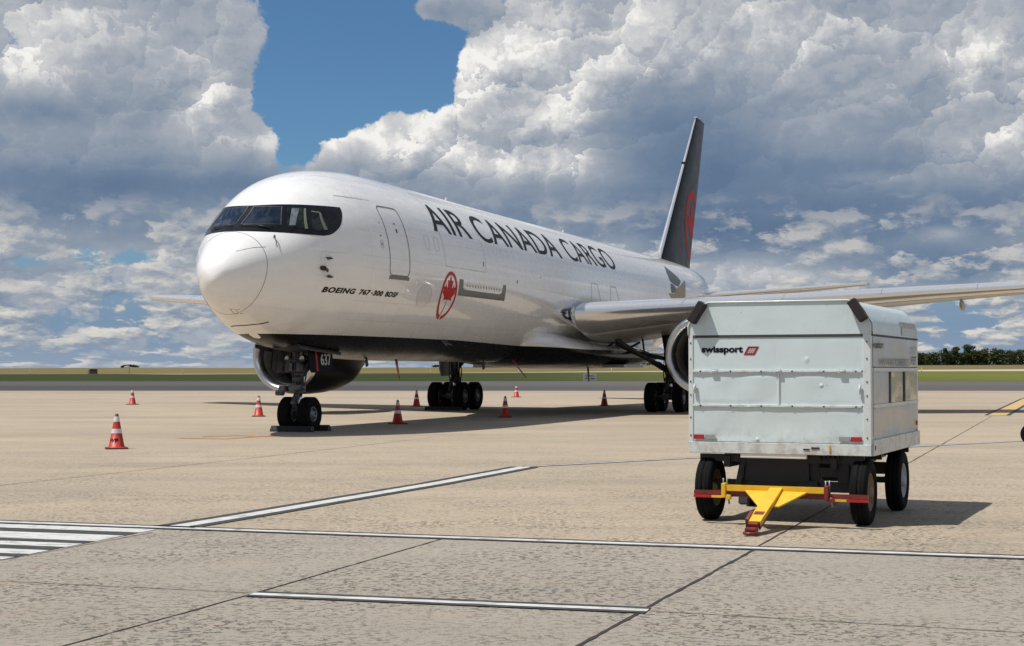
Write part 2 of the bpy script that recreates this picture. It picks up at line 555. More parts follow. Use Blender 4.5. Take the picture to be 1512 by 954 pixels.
M['inlet_in'] = simple('inlet_lining', (.13, .12, .11), .5, metal=.2, var=.3, scale=3)
M['streamer'] = simple('red_streamer_cloth', (.30, .03, .03), .7, var=.2)
M['streamer_w'] = simple('white_streamer_cloth', (.45, .40, .38), .7, var=.2)

# ------------------------------------------------------------------ terrain
# (levels: apron 0, then painted lines 4 mm above; the airfield beyond rises gently, more towards the east)
P_A, P_B = at(0, 771), at(1512, 823.8)                # the long white line; the slabs differ on its two sides
LN = (P_B - P_A).normalized()
LNN = Vector((-LN.y, LN.x, 0))


def apron_material():
    m, g, b = new_mat('apron_concrete')
    P = obj_co(g)
    x, y, z = g.sep(P)
    side = g.m('SUBTRACT', g.v('DOT_PRODUCT', P, tuple(LNN)), P_A.dot(LNN))      # > 0 beyond the white line
    n1 = g.noise(g.v('MULTIPLY', P, (.5, 1.4, 1)), .28, 6, .6)
    n2 = g.noise(g.v('MULTIPLY', P, (1, 1.0, 1)), 1.3, 6, .62)
    n3 = g.noise(P, 28, 4, .7)
    far = g.mix(g.lin(n1, .32, .68), (.450, .368, .268), (.370, .308, .232))
    near = g.mix(g.lin(n1, .32, .68), (.345, .307, .258), (.292, .262, .222))
    c = g.mix(g.sstep(side, -.02, .02), near, far)
    # colour of single slabs
    slab = g.n.new('ShaderNodeTexWhiteNoise'); slab.noise_dimensions = '2D'
    u = g.v('DOT_PRODUCT', P, tuple(JD)); v = g.v('DOT_PRODUCT', P, tuple(JN))
    g.put(slab.inputs['Vector'], g.xyz(g.m('FLOOR', g.m('DIVIDE', g.m('SUBTRACT', u, 1.0), 6.0)), g.m('FLOOR', g.m('DIVIDE', g.m('SUBTRACT', v, JC), 4.72)), 0))
    c = g.mix(g.lin(slab.outputs[0], 0, 1, 0, .10), c, (.16, .145, .12))
    # broad worn patches
    n4 = g.noise(g.v('MULTIPLY', P, (.35, 1.3, 1)), .13, 5, .6)
    c = g.mix(g.sstep(n4, .46, .66, 0, .26), c, (.20, .175, .145))
    n5 = g.noise(g.v('MULTIPLY', P, (.18, 1.9, 1)), .55, 6, .65)
    c = g.mix(g.sstep(n5, .52, .70, 0, .30), c, (.21, .185, .15))
    c = g.mix(g.sstep(n2, .52, .72, 0, .25), c, (.20, .18, .15))
    # short broken grooves of the brushed surface
    wp = g.v('MULTIPLY_ADD', g.v('SUBTRACT', g.noise(P, 9, 3, .6, out=1), (.5, .5, .5)), (.22, .22, 0), c=P)
    gr = g.voro(g.v('MULTIPLY', wp, (11, 17, 1)), 1.1, 'DISTANCE_TO_EDGE')
    crack = g.sstep(gr, .17, .05)
    pm = g.noise(P, 3.2, 4, .65)
    pm2 = g.noise(P, .55, 4, .6)
    mask = g.m('MULTIPLY', g.sstep(pm, .30, .50), g.sstep(pm2, .36, .60, .40, 1.0))
    mask = g.m('MULTIPLY', mask, g.lin(g.m('ABSOLUTE', y), 12, 36, 1.0, .35))
    gap = g.noise(P, 15, 1, .5)
    groove = g.m('MULTIPLY', g.m('MULTIPLY', crack, mask), g.sstep(gap, .47, .53))
    c = g.mix(g.m('MULTIPLY', groove, .92), c, (.062, .055, .046))
    c = g.mix(g.sstep(n3, .50, .80, 0, .30), c, (.16, .14, .12))
    n6 = g.noise(P, 75, 3, .7)
    c = g.mix(g.sstep(n6, .48, .75, 0, .42), c, (.13, .115, .095))
    c = g.mix(g.sstep(n6, .50, .25, 0, .40), c, (.55, .49, .40))
    n7 = g.noise(g.v('MULTIPLY', P, (.6, 2.2, 1)), .9, 6, .7)
    c = g.mix(g.sstep(n7, .56, .72, 0, .35), c, (.33, .20, .11))
    c = g.mix(g.sstep(n3, .50, .22, 0, .22), c, (.46, .42, .35))
    # dark spots and rubber flecks lying along the aircraft's way
    sp = g.noise(g.v('MULTIPLY', P, (1.0, 5.0, 1)), 2.2, 5, .7)
    c = g.mix(g.sstep(sp, .70, .74, 0, .55), c, (.07, .06, .05))
    g.put(b.inputs['Base Color'], c)
    b.inputs['Roughness'].default_value = .86
    b.inputs['Specular IOR Level'].default_value = .25
    h = g.m('SUBTRACT', g.m('MULTIPLY', n3, .5), g.m('MULTIPLY', groove, .9))
    bump(g, b, h, .55, .008)
    return m


# slab joints: direction of the lengthwise joint that runs from the bottom edge past the cart
J0, J1 = at(858.8, 954), at(1464, 615)
JD = (J1 - J0).normalized(); JN = Vector((-JD.y, JD.x, 0))
JC = J0.dot(JN)

MAT_APRON = apron_material()


def sheet(name, pts, z, mat, kind='structure', parent=None):
    mb = MB(); mb.add([(p[0], p[1], z) for p in pts], [list(range(len(pts)))])
    o = mb.build(name, mat, parent)
    if kind: tag(o, kind=kind)
    return o


def far_height(X, Y):
    """height of the airfield beyond the taxiway"""
    if Y < 205: return 0.0
    k = max(-1.0, min(1.0, (X / max(Y, 1.0)) / 0.33))
    # horizon row in the photo across its width -> height at 1500 m
    rise = 2.6 + 2.3 * (k + 1.0) + 0.55 * sin(k * 5.0)
    t = min(1.0, max(0.0, (Y - 205) / 1300.0))
    if Y > 1500: return rise - (Y - 1500) * 0.004
    return rise * t


def field_material():
    m, g, b = new_mat('dry_airfield_grass')
    P = obj_co(g)
    x, y, z = g.sep(P)
    n = g.noise(g.v('MULTIPLY', P, (.25, 1, 1)), .035, 6, .6)
    n2 = g.noise(P, .4, 5, .7)
    tan = g.mix(g.lin(n, .35, .65), (.205, .150, .070), (.115, .105, .042))
    tan = g.mix(g.sstep(n2, .5, .7, 0, .4), tan, (.10, .095, .04))
    c = g.mix(g.sstep(y, 900, 1300, 0, .5), tan, (.125, .125, .055))
    g.put(b.inputs['Base Color'], c)
    b.inputs['Roughness'].default_value = .95; b.inputs['Specular IOR Level'].default_value = .1
    return m


def grass_material():
    m, g, b = new_mat('green_verge_grass')
    P = obj_co(g)
    x, y, z = g.sep(P)
    n = g.noise(g.v('MULTIPLY', P, (.4, 1, 1)), .06, 6, .62)
    n2 = g.noise(P, 1.2, 5, .7)
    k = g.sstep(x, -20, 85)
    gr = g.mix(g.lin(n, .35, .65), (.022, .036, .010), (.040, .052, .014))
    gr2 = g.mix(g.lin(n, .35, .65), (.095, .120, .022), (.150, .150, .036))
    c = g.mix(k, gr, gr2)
    c = g.mix(g.sstep(n2, .5, .72, 0, .45), c, (.10, .09, .035))
    g.put(b.inputs['Base Color'], c)
    b.inputs['Roughness'].default_value = .95; b.inputs['Specular IOR Level'].default_value = .1
    return m


def asphalt_material():
    m, g, b = new_mat('taxiway_asphalt')
    P = obj_co(g)
    x, y, z = g.sep(P)
    n = g.noise(g.v('MULTIPLY', P, (.08, 1, 1)), .22, 6, .6)
    n2 = g.noise(P, 3, 4, .7)
    c = g.mix(g.lin(n, .3, .7), (.070, .066, .066), (.105, .098, .093))
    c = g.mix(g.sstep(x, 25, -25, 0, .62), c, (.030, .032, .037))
    c = g.mix(g.sstep(y, 150, 175, 0, .30), c, (.15, .145, .125))
    c = g.mix(g.sstep(n2, .45, .75, 0, .25), c, (.15, .14, .13))
    g.put(b.inputs['Base Color'], c)
    b.inputs['Roughness'].default_value = .9; b.inputs['Specular IOR Level'].default_value = .2
    return m


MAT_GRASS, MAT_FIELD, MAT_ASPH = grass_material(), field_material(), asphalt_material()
MAT_RUNWAY = simple('pale_runway_strip', (.44, .37, .27), .9, var=.12, scale=.05)

# the large ground sheet to the horizon (under everything)
mb = MB()
ys = [-300, -60, 0, 60, 119, 204, 320, 430, 470, 520, 560, 640, 760, 900, 1050, 1200, 1350, 1500, 2000, 4000, 7000]
ks = [-1.6, -1.1, -.8, -.6, -.45] + [-.33 + i * .66 / 24 for i in range(25)] + [.45, .6, .8, 1.1, 1.6]
rows = []
for Y in ys:
    rows.append([(k * max(abs(Y), 300) * 1.0, Y, far_height(k * max(abs(Y), 300), Y) - .02) for k in ks])
mb.grid(rows)
ground = mb.build('ground', MAT_FIELD); tag(ground, kind='structure')


def strip(name, y0, y1, mat, dz, skew=0.0, n=30, half=330, bulge=None, steps=8):
    """band of ground across the field between two depths, following the rise"""
    rows = []
    for j in range(steps + 1):
        row = []
        for i in range(n + 1):
            X = -half + 2 * half * i / n
            a = y0(X) if callable(y0) else y0
            c = y1(X) if callable(y1) else y1
            Y = a + (c - a) * j / steps
            row.append((X, Y, far_height(X, Y) + dz))
        rows.append(row)
    mb = MB(); mb.grid(rows)
    o = mb.build(name, mat); tag(o, kind='structure')
    return o


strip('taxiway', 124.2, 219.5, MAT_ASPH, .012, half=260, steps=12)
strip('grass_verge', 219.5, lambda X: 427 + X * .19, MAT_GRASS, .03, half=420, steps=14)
strip('runway', lambda X: 427 + X * .19, lambda X: 445 + X * .65 if X > -90 else 427 + X * .19 + 2, MAT_RUNWAY, .035, half=420)

# apron
sheet('apron', [(-150, -60), (150, -60), (150, 124.2), (-150, 124.2)], 0.0, MAT_APRON)
# cleaner concrete rim before the taxiway
sheet('apron_rim', [(-150, 116.5), (150, 116.5), (150, 118.5), (-150, 118.5)], 0.004, simple('rim_stain', (.23, .19, .16), .9, scale=.5))

# ------------------------------------------------------------------ painted lines and joints
def worn_paint(name, col, wear=.5, under=(.20, .18, .15)):
    m, g, b = new_mat(name)
    P = obj_co(g)
    n = g.noise(P, 5, 6, .7); n2 = g.noise(g.v('MULTIPLY', P, (1.2, 16, 1)), 1.4, 5, .65)
    c = g.mix(g.sstep(n, .52, .70, 0, wear), col, under)
    c = g.mix(g.sstep(n2, .53, .62, 0, wear), c, under)
    g.put(b.inputs['Base Color'], c)
    b.inputs['Roughness'].default_value = .75
    bump(g, b, n, .2, .004)
    return m


M['p_white'] = worn_paint('white_road_paint', (.56, .56, .545), .85, (.15, .145, .135))
M['p_black'] = worn_paint('black_road_paint', (.030, .030, .030), .25)
M['p_yellow'] = worn_paint('yellow_road_paint', (.52, .35, .15), .5, (.40, .32, .21))
M['p_rust'] = worn_paint('worn_orange_paint', (.50, .21, .05), .7, (.38, .27, .16))
M['joint'] = simple('joint_sealant', (.028, .025, .022), .8, var=.4, scale=4)
M['joint_pale'] = simple('pale_joint', (.15, .13, .105), .85, var=.4, scale=2)


def band(mb, pts, o0, o1, z, mi):
    """strip along a polyline between two sideways offsets"""
    pts = [Vector((p[0], p[1], 0)) for p in pts]
    L = []; R = []
    for i, p in enumerate(pts):
        d = (pts[min(i + 1, len(pts) - 1)] - pts[max(i - 1, 0)]).normalized()
        nrm = Vector((-d.y, d.x, 0))
        L.append((p.x + nrm.x * o0, p.y + nrm.y * o0, z)); R.append((p.x + nrm.x * o1, p.y + nrm.y * o1, z))
    mb.grid([L, R], mi=mi, smooth=False)


def line(name, pts, w, bw, mats=('p_white', 'p_black'), label=None):
    mb = MB()
    band(mb, pts, -w / 2, w / 2, .008, 0)
    if bw:
        band(mb, pts, w / 2 + .001, w / 2 + bw, .008, 1); band(mb, pts, -w / 2 - bw, -w / 2 - .001, .008, 1)
    o = mb.build(name, [M[k] for k in mats]); tag(o, kind='structure')
    return o


far_l = P_A - LN * 20; far_r = P_B + LN * 20
line('white_line', [far_l, far_r], .14, .09)
diag = [at(255, 779.2), at(385, 758), at(500, 738.5), at(640, 715), at(775, 690)]
line('stand_line', diag, .22, .15)
curve = [at(775, 689.5), at(900, 683), at(1040, 675.6), at(1190, 667.5), at(1345, 660), at(1430, 655.5), at(1512, 651.5), at(1640, 645)]
line('stand_line_curve', curve, .11, .06)
line('lane_line', [at(372, 878), at(957, 902.3)], .105, .085)

# zebra hatch in the near left corner
mb = MB()
hy = [(773.5, 778.9, 1, 0), (779.2, 784, 2, 1), (784.2, 793.8, 3, 0), (794, 798, 4, 1), (798.2, 804, 5, 0), (804.2, 809.6, 6, 1), (809.8, 816.6, 7, 0), (816.8, 821.6, 8, 1), (821.8, 826.0, 9, 0)]
E0, E1 = at(244, 779.4), at(-60, 839)                  # the slanting edge where the hatch stops
for ya, yb, k, mi in hy:
    quad = []
    for yy in (ya, yb):
        a = at(0, yy + .3); d = LN.copy()
        # small turn: the bars converge slightly with the white line
        # intersect a + t d with the slanting edge
        e = (E1 - E0); den = d.x * e.y - d.y * e.x
        t = ((E0.x - a.x) * e.y - (E0.y - a.y) * e.x) / den
        quad.append((a - d * 6, a + d * t))
    (l0, r0), (l1, r1) = quad
    mb.add([(l0.x, l0.y, .004), (r0.x, r0.y, .004), (r1.x, r1.y, .004), (l1.x, l1.y, .004)], [(0, 1, 2, 3)], mi)
o = mb.build('hatch_marking', [M['p_white'], M['p_black']]); tag(o, kind='structure')


def joint(name, pts, w, mat='joint', wob=.012, n=40, z=.0042):
    """sealed slab joint with a slightly ragged edge"""
    pts = [Vector(p) for p in pts]
    out = []
    for i in range(len(pts) - 1):
        for k in range(n):
            t = k / n
            p = pts[i].lerp(pts[i + 1], t)
            d = (pts[i + 1] - pts[i]).normalized()
            nn = Vector((-d.y, d.x, 0))
            q = mnoise.noise(p * 1.7) * wob
            out.append((p + nn * q, w * (1 + .8 * mnoise.noise(p * 6.0))))
    out.append((pts[-1], w))
    L = []; R = []
    for i, (p, ww) in enumerate(out):
        d = (out[min(i + 1, len(out) - 1)][0] - out[max(i - 1, 0)][0]).normalized()
        nn = Vector((-d.y, d.x, 0))
        L.append((p.x + nn.x * ww / 2, p.y + nn.y * ww / 2, z)); R.append((p.x - nn.x * ww / 2, p.y - nn.y * ww / 2, z))
    mb = MB(); mb.grid([L, R], smooth=False)
    o = mb.build(name, M[mat]); tag(o, kind='structure')


joint('slab_joint', [J0 - JD * 3, at(951, 900), at(1114, 812)], .030, n=90)
joint('slab_joint', [at(1119, 807), at(1340, 685), at(1464, 615)], .020, n=60)
joint('slab_joint', [at(70, 961), at(370, 878.2), at(500, 840.5), at(662, 793.2)], .020, n=70)
joint('slab_joint', [at(-60, 855.6), at(368, 876)], .012, n=60)
joint('slab_joint', [at(957, 902.4), at(1512, 934.6), at(1600, 940)], .012, n=60)
joint('slab_joint', [at(-20, 719), at(158.7, 700), at(400, 673.4), at(640, 646)], .022, 'joint_pale', n=40)
joint('slab_joint', [at(-60, 839), at(225, 786.5)], .012, n=30)
joint('slab_joint', [at(1419, 615.6), at(1520, 615.6), at(1620, 616)], .06, 'joint_pale', n=20)
# yellow taxi line far right and the worn trace by the nose wheels
line('taxi_line', [at(1472, 613.5), at(1518, 589.5), at(1570, 570)], .62, .14, ('p_yellow', 'p_black'))
mb = MB()
band(mb, [at(268, 646.8), at(330, 648.2), at(402, 642.5)], -.22, .04, .008, 0)
band(mb, [at(300, 644.8), at(350, 643.8), at(402, 644.8)], -.03, .16, .009, 0)
o = mb.build('worn_line', M['p_rust']); tag(o, kind='structure')

# ------------------------------------------------------------------ the freighter
# local frame of the aircraft: x aft from the nose tip, y towards its right wing, z up from the apron
YAW = 0.350
AX = Vector((sin(YAW), cos(YAW), 0)); LF = Vector((cos(YAW), -sin(YAW), 0))
NG_X, MG_X = 4.6, 27.36
NOSE = Vector((-5.818, 42.52, 0)) - AX * 4.6
plane = empty('cargo_airliner', NOSE, pi / 2 - YAW)
tag(plane, 'large white twin-engine cargo airliner with black belly and black tail fin parked on the apron', 'airplane')

XS = [0, .12, .4, .9, 1.6, 2.5, 3.5, 5, 7, 9.5, 20, 34, 38, 42, 46, 50, 53.4]
ZT = [3.95, 4.361, 4.719, 5.136, 5.644, 6.398, 6.886, 7.205, 7.335, 7.33, 7.29, 7.29, 7.29, 7.27, 7.22, 7.02, 6.55]
ZB = [3.95, 3.645, 3.308, 3.039, 2.769, 2.436, 2.242, 2.119, 1.998, 1.955, 1.953, 1.98, 2.42, 3.15, 4.02, 4.98, 5.85]
WW = [0, .345, .668, 1.002, 1.436, 1.803, 2.091, 2.326, 2.492, 2.515, 2.515, 2.515, 2.47, 2.25, 1.78, 1.08, .30]
ZC = [3.95, 4.106, 4.16, 4.285, 4.442, 4.532, 4.631, 4.60, 4.66, 4.70, 4.70, 4.70, 4.88, 5.22, 5.65, 6.03, 6.22]


def pchip_table(xs, ys):
    n = len(xs); h = [xs[i + 1] - xs[i] for i in range(n - 1)]; d = [(ys[i + 1] - ys[i]) / h[i] for i in range(n - 1)]
    m = [0.0] * n
    for i in range(1, n - 1):
        if d[i - 1] * d[i] > 0:
            w1 = 2 * h[i] + h[i - 1]; w2 = h[i] + 2 * h[i - 1]
            m[i] = (w1 + w2) / (w1 / d[i - 1] + w2 / d[i])
    m[0] = d[0]; m[-1] = d[-1]

    def f(q):
        q = min(max(q, xs[0]), xs[-1])
        i = 0
        while i < n - 2 and q > xs[i + 1]: i += 1
        t = (q - xs[i]) / h[i]
        return (2 * t**3 - 3 * t**2 + 1) * ys[i] + (t**3 - 2 * t**2 + t) * h[i] * m[i] + (-2 * t**3 + 3 * t**2) * ys[i + 1] + (t**3 - t**2) * h[i] * m[i + 1]
    return f


SQ = [sqrt(x) for x in XS]
fT, fB, fW, fC = (pchip_table(SQ, a) for a in (ZT, ZB, WW, ZC))


def sec(x):
    s = sqrt(max(x, 0))
    return fT(s), fB(s), fW(s), fC(s)


def hull(x, th):
    zt, zb, w, zc = sec(x)
    return Vector((x, -w * cos(th), zc + ((zt - zc) if sin(th) > 0 else (zc - zb)) * sin(th)))


def half_width(x, z):
    zt, zb, w, zc = sec(x)
    k = (z - zc) / ((zt - zc) if z > zc else (zc - zb) + 1e-9)
    return w * sqrt(1 - k * k) if abs(k) < 1 else -abs(k)


def x_of(l, z):
    """station of the nose skin at sideways distance |l| and height z"""
    a, b = 0.0, 12.0
    for _ in range(40):
        m = (a + b) / 2
        if half_width(m, z) < abs(l): a = m
        else: b = m
    return (a + b) / 2


def skin_lz(l, z, off=0.0):
    """point on the nose, l > 0 on the aircraft's left"""
    def p(l_, z_): return Vector((x_of(l_, z_), -l_, z_))
    P = p(l, z)
    e = .01
    n = (p(l + e, z) - p(l - e, z)).cross(p(l, z + e) - p(l, z - e)).normalized()
    if n.x > 0: n = -n
    return P + n * off


def skin(x, z, off=0.0, side=-1):
    """point on the hull side at station x and height z; side -1 is the aircraft's left"""
    def p(x_, z_): return Vector((x_, side * max(0.0, half_width(x_, z_)), z_))
    P = p(x, z); e = .02
    n = (p(x + e, z) - p(x - e, z)).cross(p(x, z + e) - p(x, z - e)).normalized()
    if n.y * side < 0: n = -n
    return P + n * off


# fuselage
mb = MB()
stations = [(i / 40.0) ** 2 * 4.0 for i in range(41)] + [4 + .5 * i for i in range(1, 13)] + [10 + i for i in range(1, 25)] + [34 + .5 * i for i in range(1, 39)] + [53.4]
NTH = 96
rows = []
for x in stations[1:]:
    rows.append([hull(x, 2 * pi * k / NTH) for k in range(NTH)])
mb.grid(rows, close=True)
tip = hull(0, 0)
k0 = len(mb.v)
mb.v.append(tuple(tip))
for k in range(NTH):
    mb.f.append([k0, (k + 1) % NTH, k]); mb.mi.append(0); mb.sm.append(True)
mb.add(rows[-1], [list(range(NTH))], 0)
fus = mb.build('fuselage', M['white'], plane)


def poly_on(name, polys, mats, parent, fn, off=.004, cut_u=None, cut_v=None, mi=None, thick=0):
    """flat polygons in (u, v), cut into fine strips and laid on the skin by fn(u, v, off)"""
    bm = bmesh.new()
    for pi_, pl in enumerate(polys):
        outer = pl
        vs = [bm.verts.new((p[0], p[1], 0)) for p in outer]
        f = bm.faces.new(vs); f.material_index = mi[pi_] if mi else 0
    lay_on(bm, fn, off, cut_u, cut_v)
    return finish_bm(bm, name, mats, parent)


def lay_on(bm, fn, off, cut_u, cut_v):
    bmesh.ops.triangulate(bm, faces=[f for f in bm.faces if len(f.verts) > 4])
    for cuts, nrm in ((cut_u, (1, 0, 0)), (cut_v, (0, 1, 0))):
        for c in cuts or []:
            bmesh.ops.bisect_plane(bm, geom=bm.verts[:] + bm.edges[:] + bm.faces[:], plane_co=(c * nrm[0], c * nrm[1], 0), plane_no=nrm)
    for v in bm.verts:
        v.co = fn(v.co.x, v.co.y, off)


def finish_bm(bm, name, mats, parent, smooth=True):
    me = bpy.data.meshes.new(name)
    bmesh.ops.recalc_face_normals(bm, faces=bm.faces[:])
    # turn towards the outside
    for f in bm.faces: f.smooth = smooth
    bm.to_mesh(me); bm.free()
    for m in (mats if isinstance(mats, (list, tuple)) else [mats]): me.materials.append(m)
    return link(name, me, parent)


def frange(a, b, s):
    n = max(1, int(round((b - a) / s)))
    return [a + (b - a) * i / n for i in range(n + 1)]


def strip_on(mb, pts, w, fn, off, mi=0, closed=False):
    """line of width w along (u, v) points on the skin"""
    P = [Vector((p[0], p[1], 0)) for p in pts]
    if closed: P = P + [P[0]]
    # resample
    Q = []
    for i in range(len(P) - 1):
        n = max(1, int((P[i + 1] - P[i]).length / .12))
        for k in range(n): Q.append(P[i].lerp(P[i + 1], k / n))
    Q.append(P[-1])
    L = []; R = []
    for i, q in enumerate(Q):
        if closed and i in (0, len(Q) - 1): d = Q[1] - Q[-2]
        else: d = Q[min(i + 1, len(Q) - 1)] - Q[max(i - 1, 0)]
        d.normalize(); n = Vector((-d.y, d.x, 0))
        a, b = q + n * w / 2, q - n * w / 2
        L.append(fn(a.x, a.y, off)); R.append(fn(b.x, b.y, off))
    mb.grid([L, R], mi=mi, smooth=True)


# --- cockpit glazing: a black mask band with panes, posts and wipers
ZE = [5.10, 5.13, 5.18, 5.30, 5.46, 5.66, 5.90, 6.0]
XE = [2.25, 2.52, 2.80, 3.05, 3.27, 3.44, 3.58, 3.60]
x_end = pchip_table(ZE, XE)
rows = []
for j in range(21):
    v = j / 20.0
    row = []
    for i in range(121):
        t = -1 + 2 * i / 120.0
        t = t * (1 - .18 * abs(t)) / .82
        # bottom and top of the mask swing slightly towards the rear
        lo = 5.172 - .030 * min(1, abs(t) * 1.1) ** 2 * 1.0
        hi = 5.925 + .055 * abs(t)
        z = lo + (hi - lo) * v
        xe = x_end(z)
        row.append(skin_lz(t * half_width(xe, z), z, .004))
    rows.append(row)
mb = MB()
mb.grid(rows)
mask = mb.build('cockpit_mask', M['mask_black'], fus)


def pane(name, quad, mat, off=.009, parent=None, inset=0.0, n=10, frame=None):
    """four corners (l, z): top front, top rear, bottom rear, bottom front"""
    mb = MB(); rows = []
    q = [Vector((a, b, 0)) for a, b in quad]
    c = sum(q, Vector()) / 4
    q = [p.lerp(c, inset) for p in q]
    for j in range(n + 1):
        t = j / n
        a = q[0].lerp(q[3], t); b = q[1].lerp(q[2], t)
        rows.append([skin_lz(a.lerp(b, k / n).x, a.lerp(b, k / n).y, off) for k in range(n + 1)])
    mb.grid(rows)
    o = mb.build(name, mat, parent or fus)
    return o


QA = [(.075, 5.90), (.80, 5.885), (1.00, 5.375), (.075, 5.375)]
QC = [(.90, 5.885), (1.26, 5.86), (1.50, 5.285), (1.12, 5.345)]
QD = [(1.36, 5.85), (1.54, 5.80), (1.775, 5.30), (1.57, 5.26)]
mir = lambda q: [(-a, b) for a, b in q]
for sgn in (1, -1):
    f_ = (lambda q: q) if sgn > 0 else mir
    fr0 = pane('windshield_frame', f_(QA), M['gear_dark'], .008)
    pane('windshield_pane', f_(QA), M['screen'], .0105, inset=.05)
    pane('side_window', f_(QC), M['screen_side'], .009)
    pane('side_window', f_(QD), M['screen_side'], .009)
    # pale posts seen behind the side glass
    pane('window_post', f_([(1.235, 5.855), (1.27, 5.855), (1.49, 5.30), (1.445, 5.29)]), M['frame_pale'], .0115, n=6)
    pane('window_post', f_([(1.50, 5.78), (1.54, 5.76), (1.76, 5.31), (1.715, 5.30)]), M['frame_pale'], .0115, n=6)
    pane('window_post', f_([(1.38, 5.80), (1.51, 5.785), (1.525, 5.755), (1.385, 5.77)]), M['frame_pale'], .0112, n=6)
    pane('sun_blind', f_([(1.02, 5.84), (1.16, 5.84), (1.26, 5.37), (1.15, 5.37)]), M['blind'], .0112, n=6)
    # wiper lying at the foot of the windshield
    mb = MB()
    mb.tube([skin_lz(sgn * (.86 - .74 * t), 5.31 + .02 * t, .035) for t in [i / 8 for i in range(9)]], .012, 6)
    mb.tube([skin_lz(sgn * .86, 5.24, .0), skin_lz(sgn * .84, 5.26, .04), skin_lz(sgn * .5, 5.315, .045)], .014, 6)
    mb.build('wiper', M['black'], fus)

# --- radome joint
mb = MB()
rows = []
for k in range(97):
    th = 2 * pi * k / 96
    xx = .93 - .10 * max(0, -sin(th)) ** 1.3
    rows.append((hull(xx - .006, th) , hull(xx + .006, th)))
R_ = []
for a, b in rows:
    c = Vector((a.x, 0, sec(.9)[3])); n = (a - c).normalized()
    R_.append([a + n * .003, b + n * .003])
mb.grid(R_)
mb.build('radome_joint', M['seam'], fus)
mb = MB()
strip_on(mb, [(.42, 4.62), (.72, 4.73), (.98, 4.74)][:2] + [(.93, 4.76)], .012, lambda l, z, o: skin_lz(l, z, o), .004)
mb.build('lightning_strip', M['seam'], fus)
# access panels under the radome
mb = MB()
for a, b in (((.15, 3.19), (.34, 3.19)), ((.15, 3.08), (.34, 3.10)), ((.15, 3.19), (.15, 3.08)), ((.24, 3.19), (.27, 3.12))):
    strip_on(mb, [a, b], .012, lambda l, z, o: skin_lz(l, z, o), .004)
mb.build('nose_access_panel', M['seam'], fus)
mb = MB()
strip_on(mb, [(-.5, 2.80), (0.1, 2.815), (.45, 2.85), (.64, 2.90)], .018, lambda l, z, o: skin_lz(l, z, o), .004)
mb.build('wheel_well_edge', M['ink'], fus)

# --- crew door
SK = lambda x, z, o: skin(x, z, o)


def rrect(x0, z0, x1, z1, r, n=5):
    out = []
    for cx, cz, a0 in ((x1 - r, z1 - r, 0), (x0 + r, z1 - r, pi / 2), (x0 + r, z0 + r, pi), (x1 - r, z0 + r, 3 * pi / 2)):
        for k in range(n + 1):
            a = a0 + pi / 2 * k / n
            out.append((cx + r * cos(a), cz + r * sin(a)))
    return out


door_grp = MB()
strip_on(door_grp, rrect(5.36, 4.28, 6.46, 6.20, .16), .034, SK, .004, closed=True)
door = door_grp.build('crew_door_outline', M['seam'], fus)
mb = MB(); strip_on(mb, [(5.36, 4.22), (6.48, 4.22)], .10, SK, .006)
mb.build('door_sill', M['grey_mark'], fus)
mb = MB(); strip_on(mb, [(5.92, 5.53), (5.98, 5.53)], .11, SK, .008); mb.build('door_window', M['ink'], fus)
mb = MB(); strip_on(mb, [(5.88, 5.73), (5.98, 5.73)], .035, SK, .008); mb.build('door_mark', M['red_mark'], fus)
mb = MB()
strip_on(mb, [(5.10, 5.70), (5.19, 5.70)], .04, SK, .006)
mb.build('door_placard', M['seam_soft'], fus); mb = MB()
strip_on(mb, [(4.98, 5.33), (5.04, 5.33)], .03, SK, .006)
mb.build('door_placard', M['ink'], fus); mb = MB()
strip_on(mb, rrect(4.94, 5.0, 5.08, 5.20, .03), .014, SK, .006, closed=True)
strip_on(mb, [(4.97, 5.1), (5.05, 5.1)], .08, SK, .006)
mb.build('door_placard', M['seam_soft'], fus)
# main deck cargo door outline behind the crew door, hardly visible
mb = MB()
strip_on(mb, rrect(8.95, 4.75, 12.3, 6.98, .12), .016, SK, .004, closed=True)
mb.build('cargo_door_outline', M['seam_soft'], fus)
mb = MB()
strip_on(mb, [(3.7, 6.32), (5.25, 6.34)], .018, SK, .004)
mb.build('panel_outline', M['seam_soft'], fus); mb = MB()
strip_on(mb, [(2.4, 4.72), (3.3, 4.74)], .008, SK, .004)
strip_on(mb, [(2.4, 4.72), (2.4, 4.5)], .008, SK, .004)
mb.build('panel_outline', M['seam_soft'], fus); mb = MB()
strip_on(mb, rrect(7.62, 5.15, 7.92, 5.55, .1), .012, SK, .004, closed=True)
mb.build('panel_outline', M['seam_soft'], fus); mb = MB()
strip_on(mb, rrect(8.3, 5.15, 8.6, 5.55, .1), .012, SK, .004, closed=True)
mb.build('panel_outline', M['seam_soft'], fus); mb = MB()
strip_on(mb, [(7.72 + .50 * cos(a), 3.80 + .34 * sin(a)) for a in [2 * pi * i / 20 for i in range(20)]], .02, SK, .004, closed=True)
mb.build('panel_outline', M['fairing_white'], fus)
mb = MB()
mb.grid([[skin(7.72 + 1.5 * r * cos(2 * pi * i / 20), 3.80 + r * sin(2 * pi * i / 20), .003) for i in range(21)] for r in (.32, .16, .001)])
mb.build('outflow_patch', M['fairing_white'], fus)
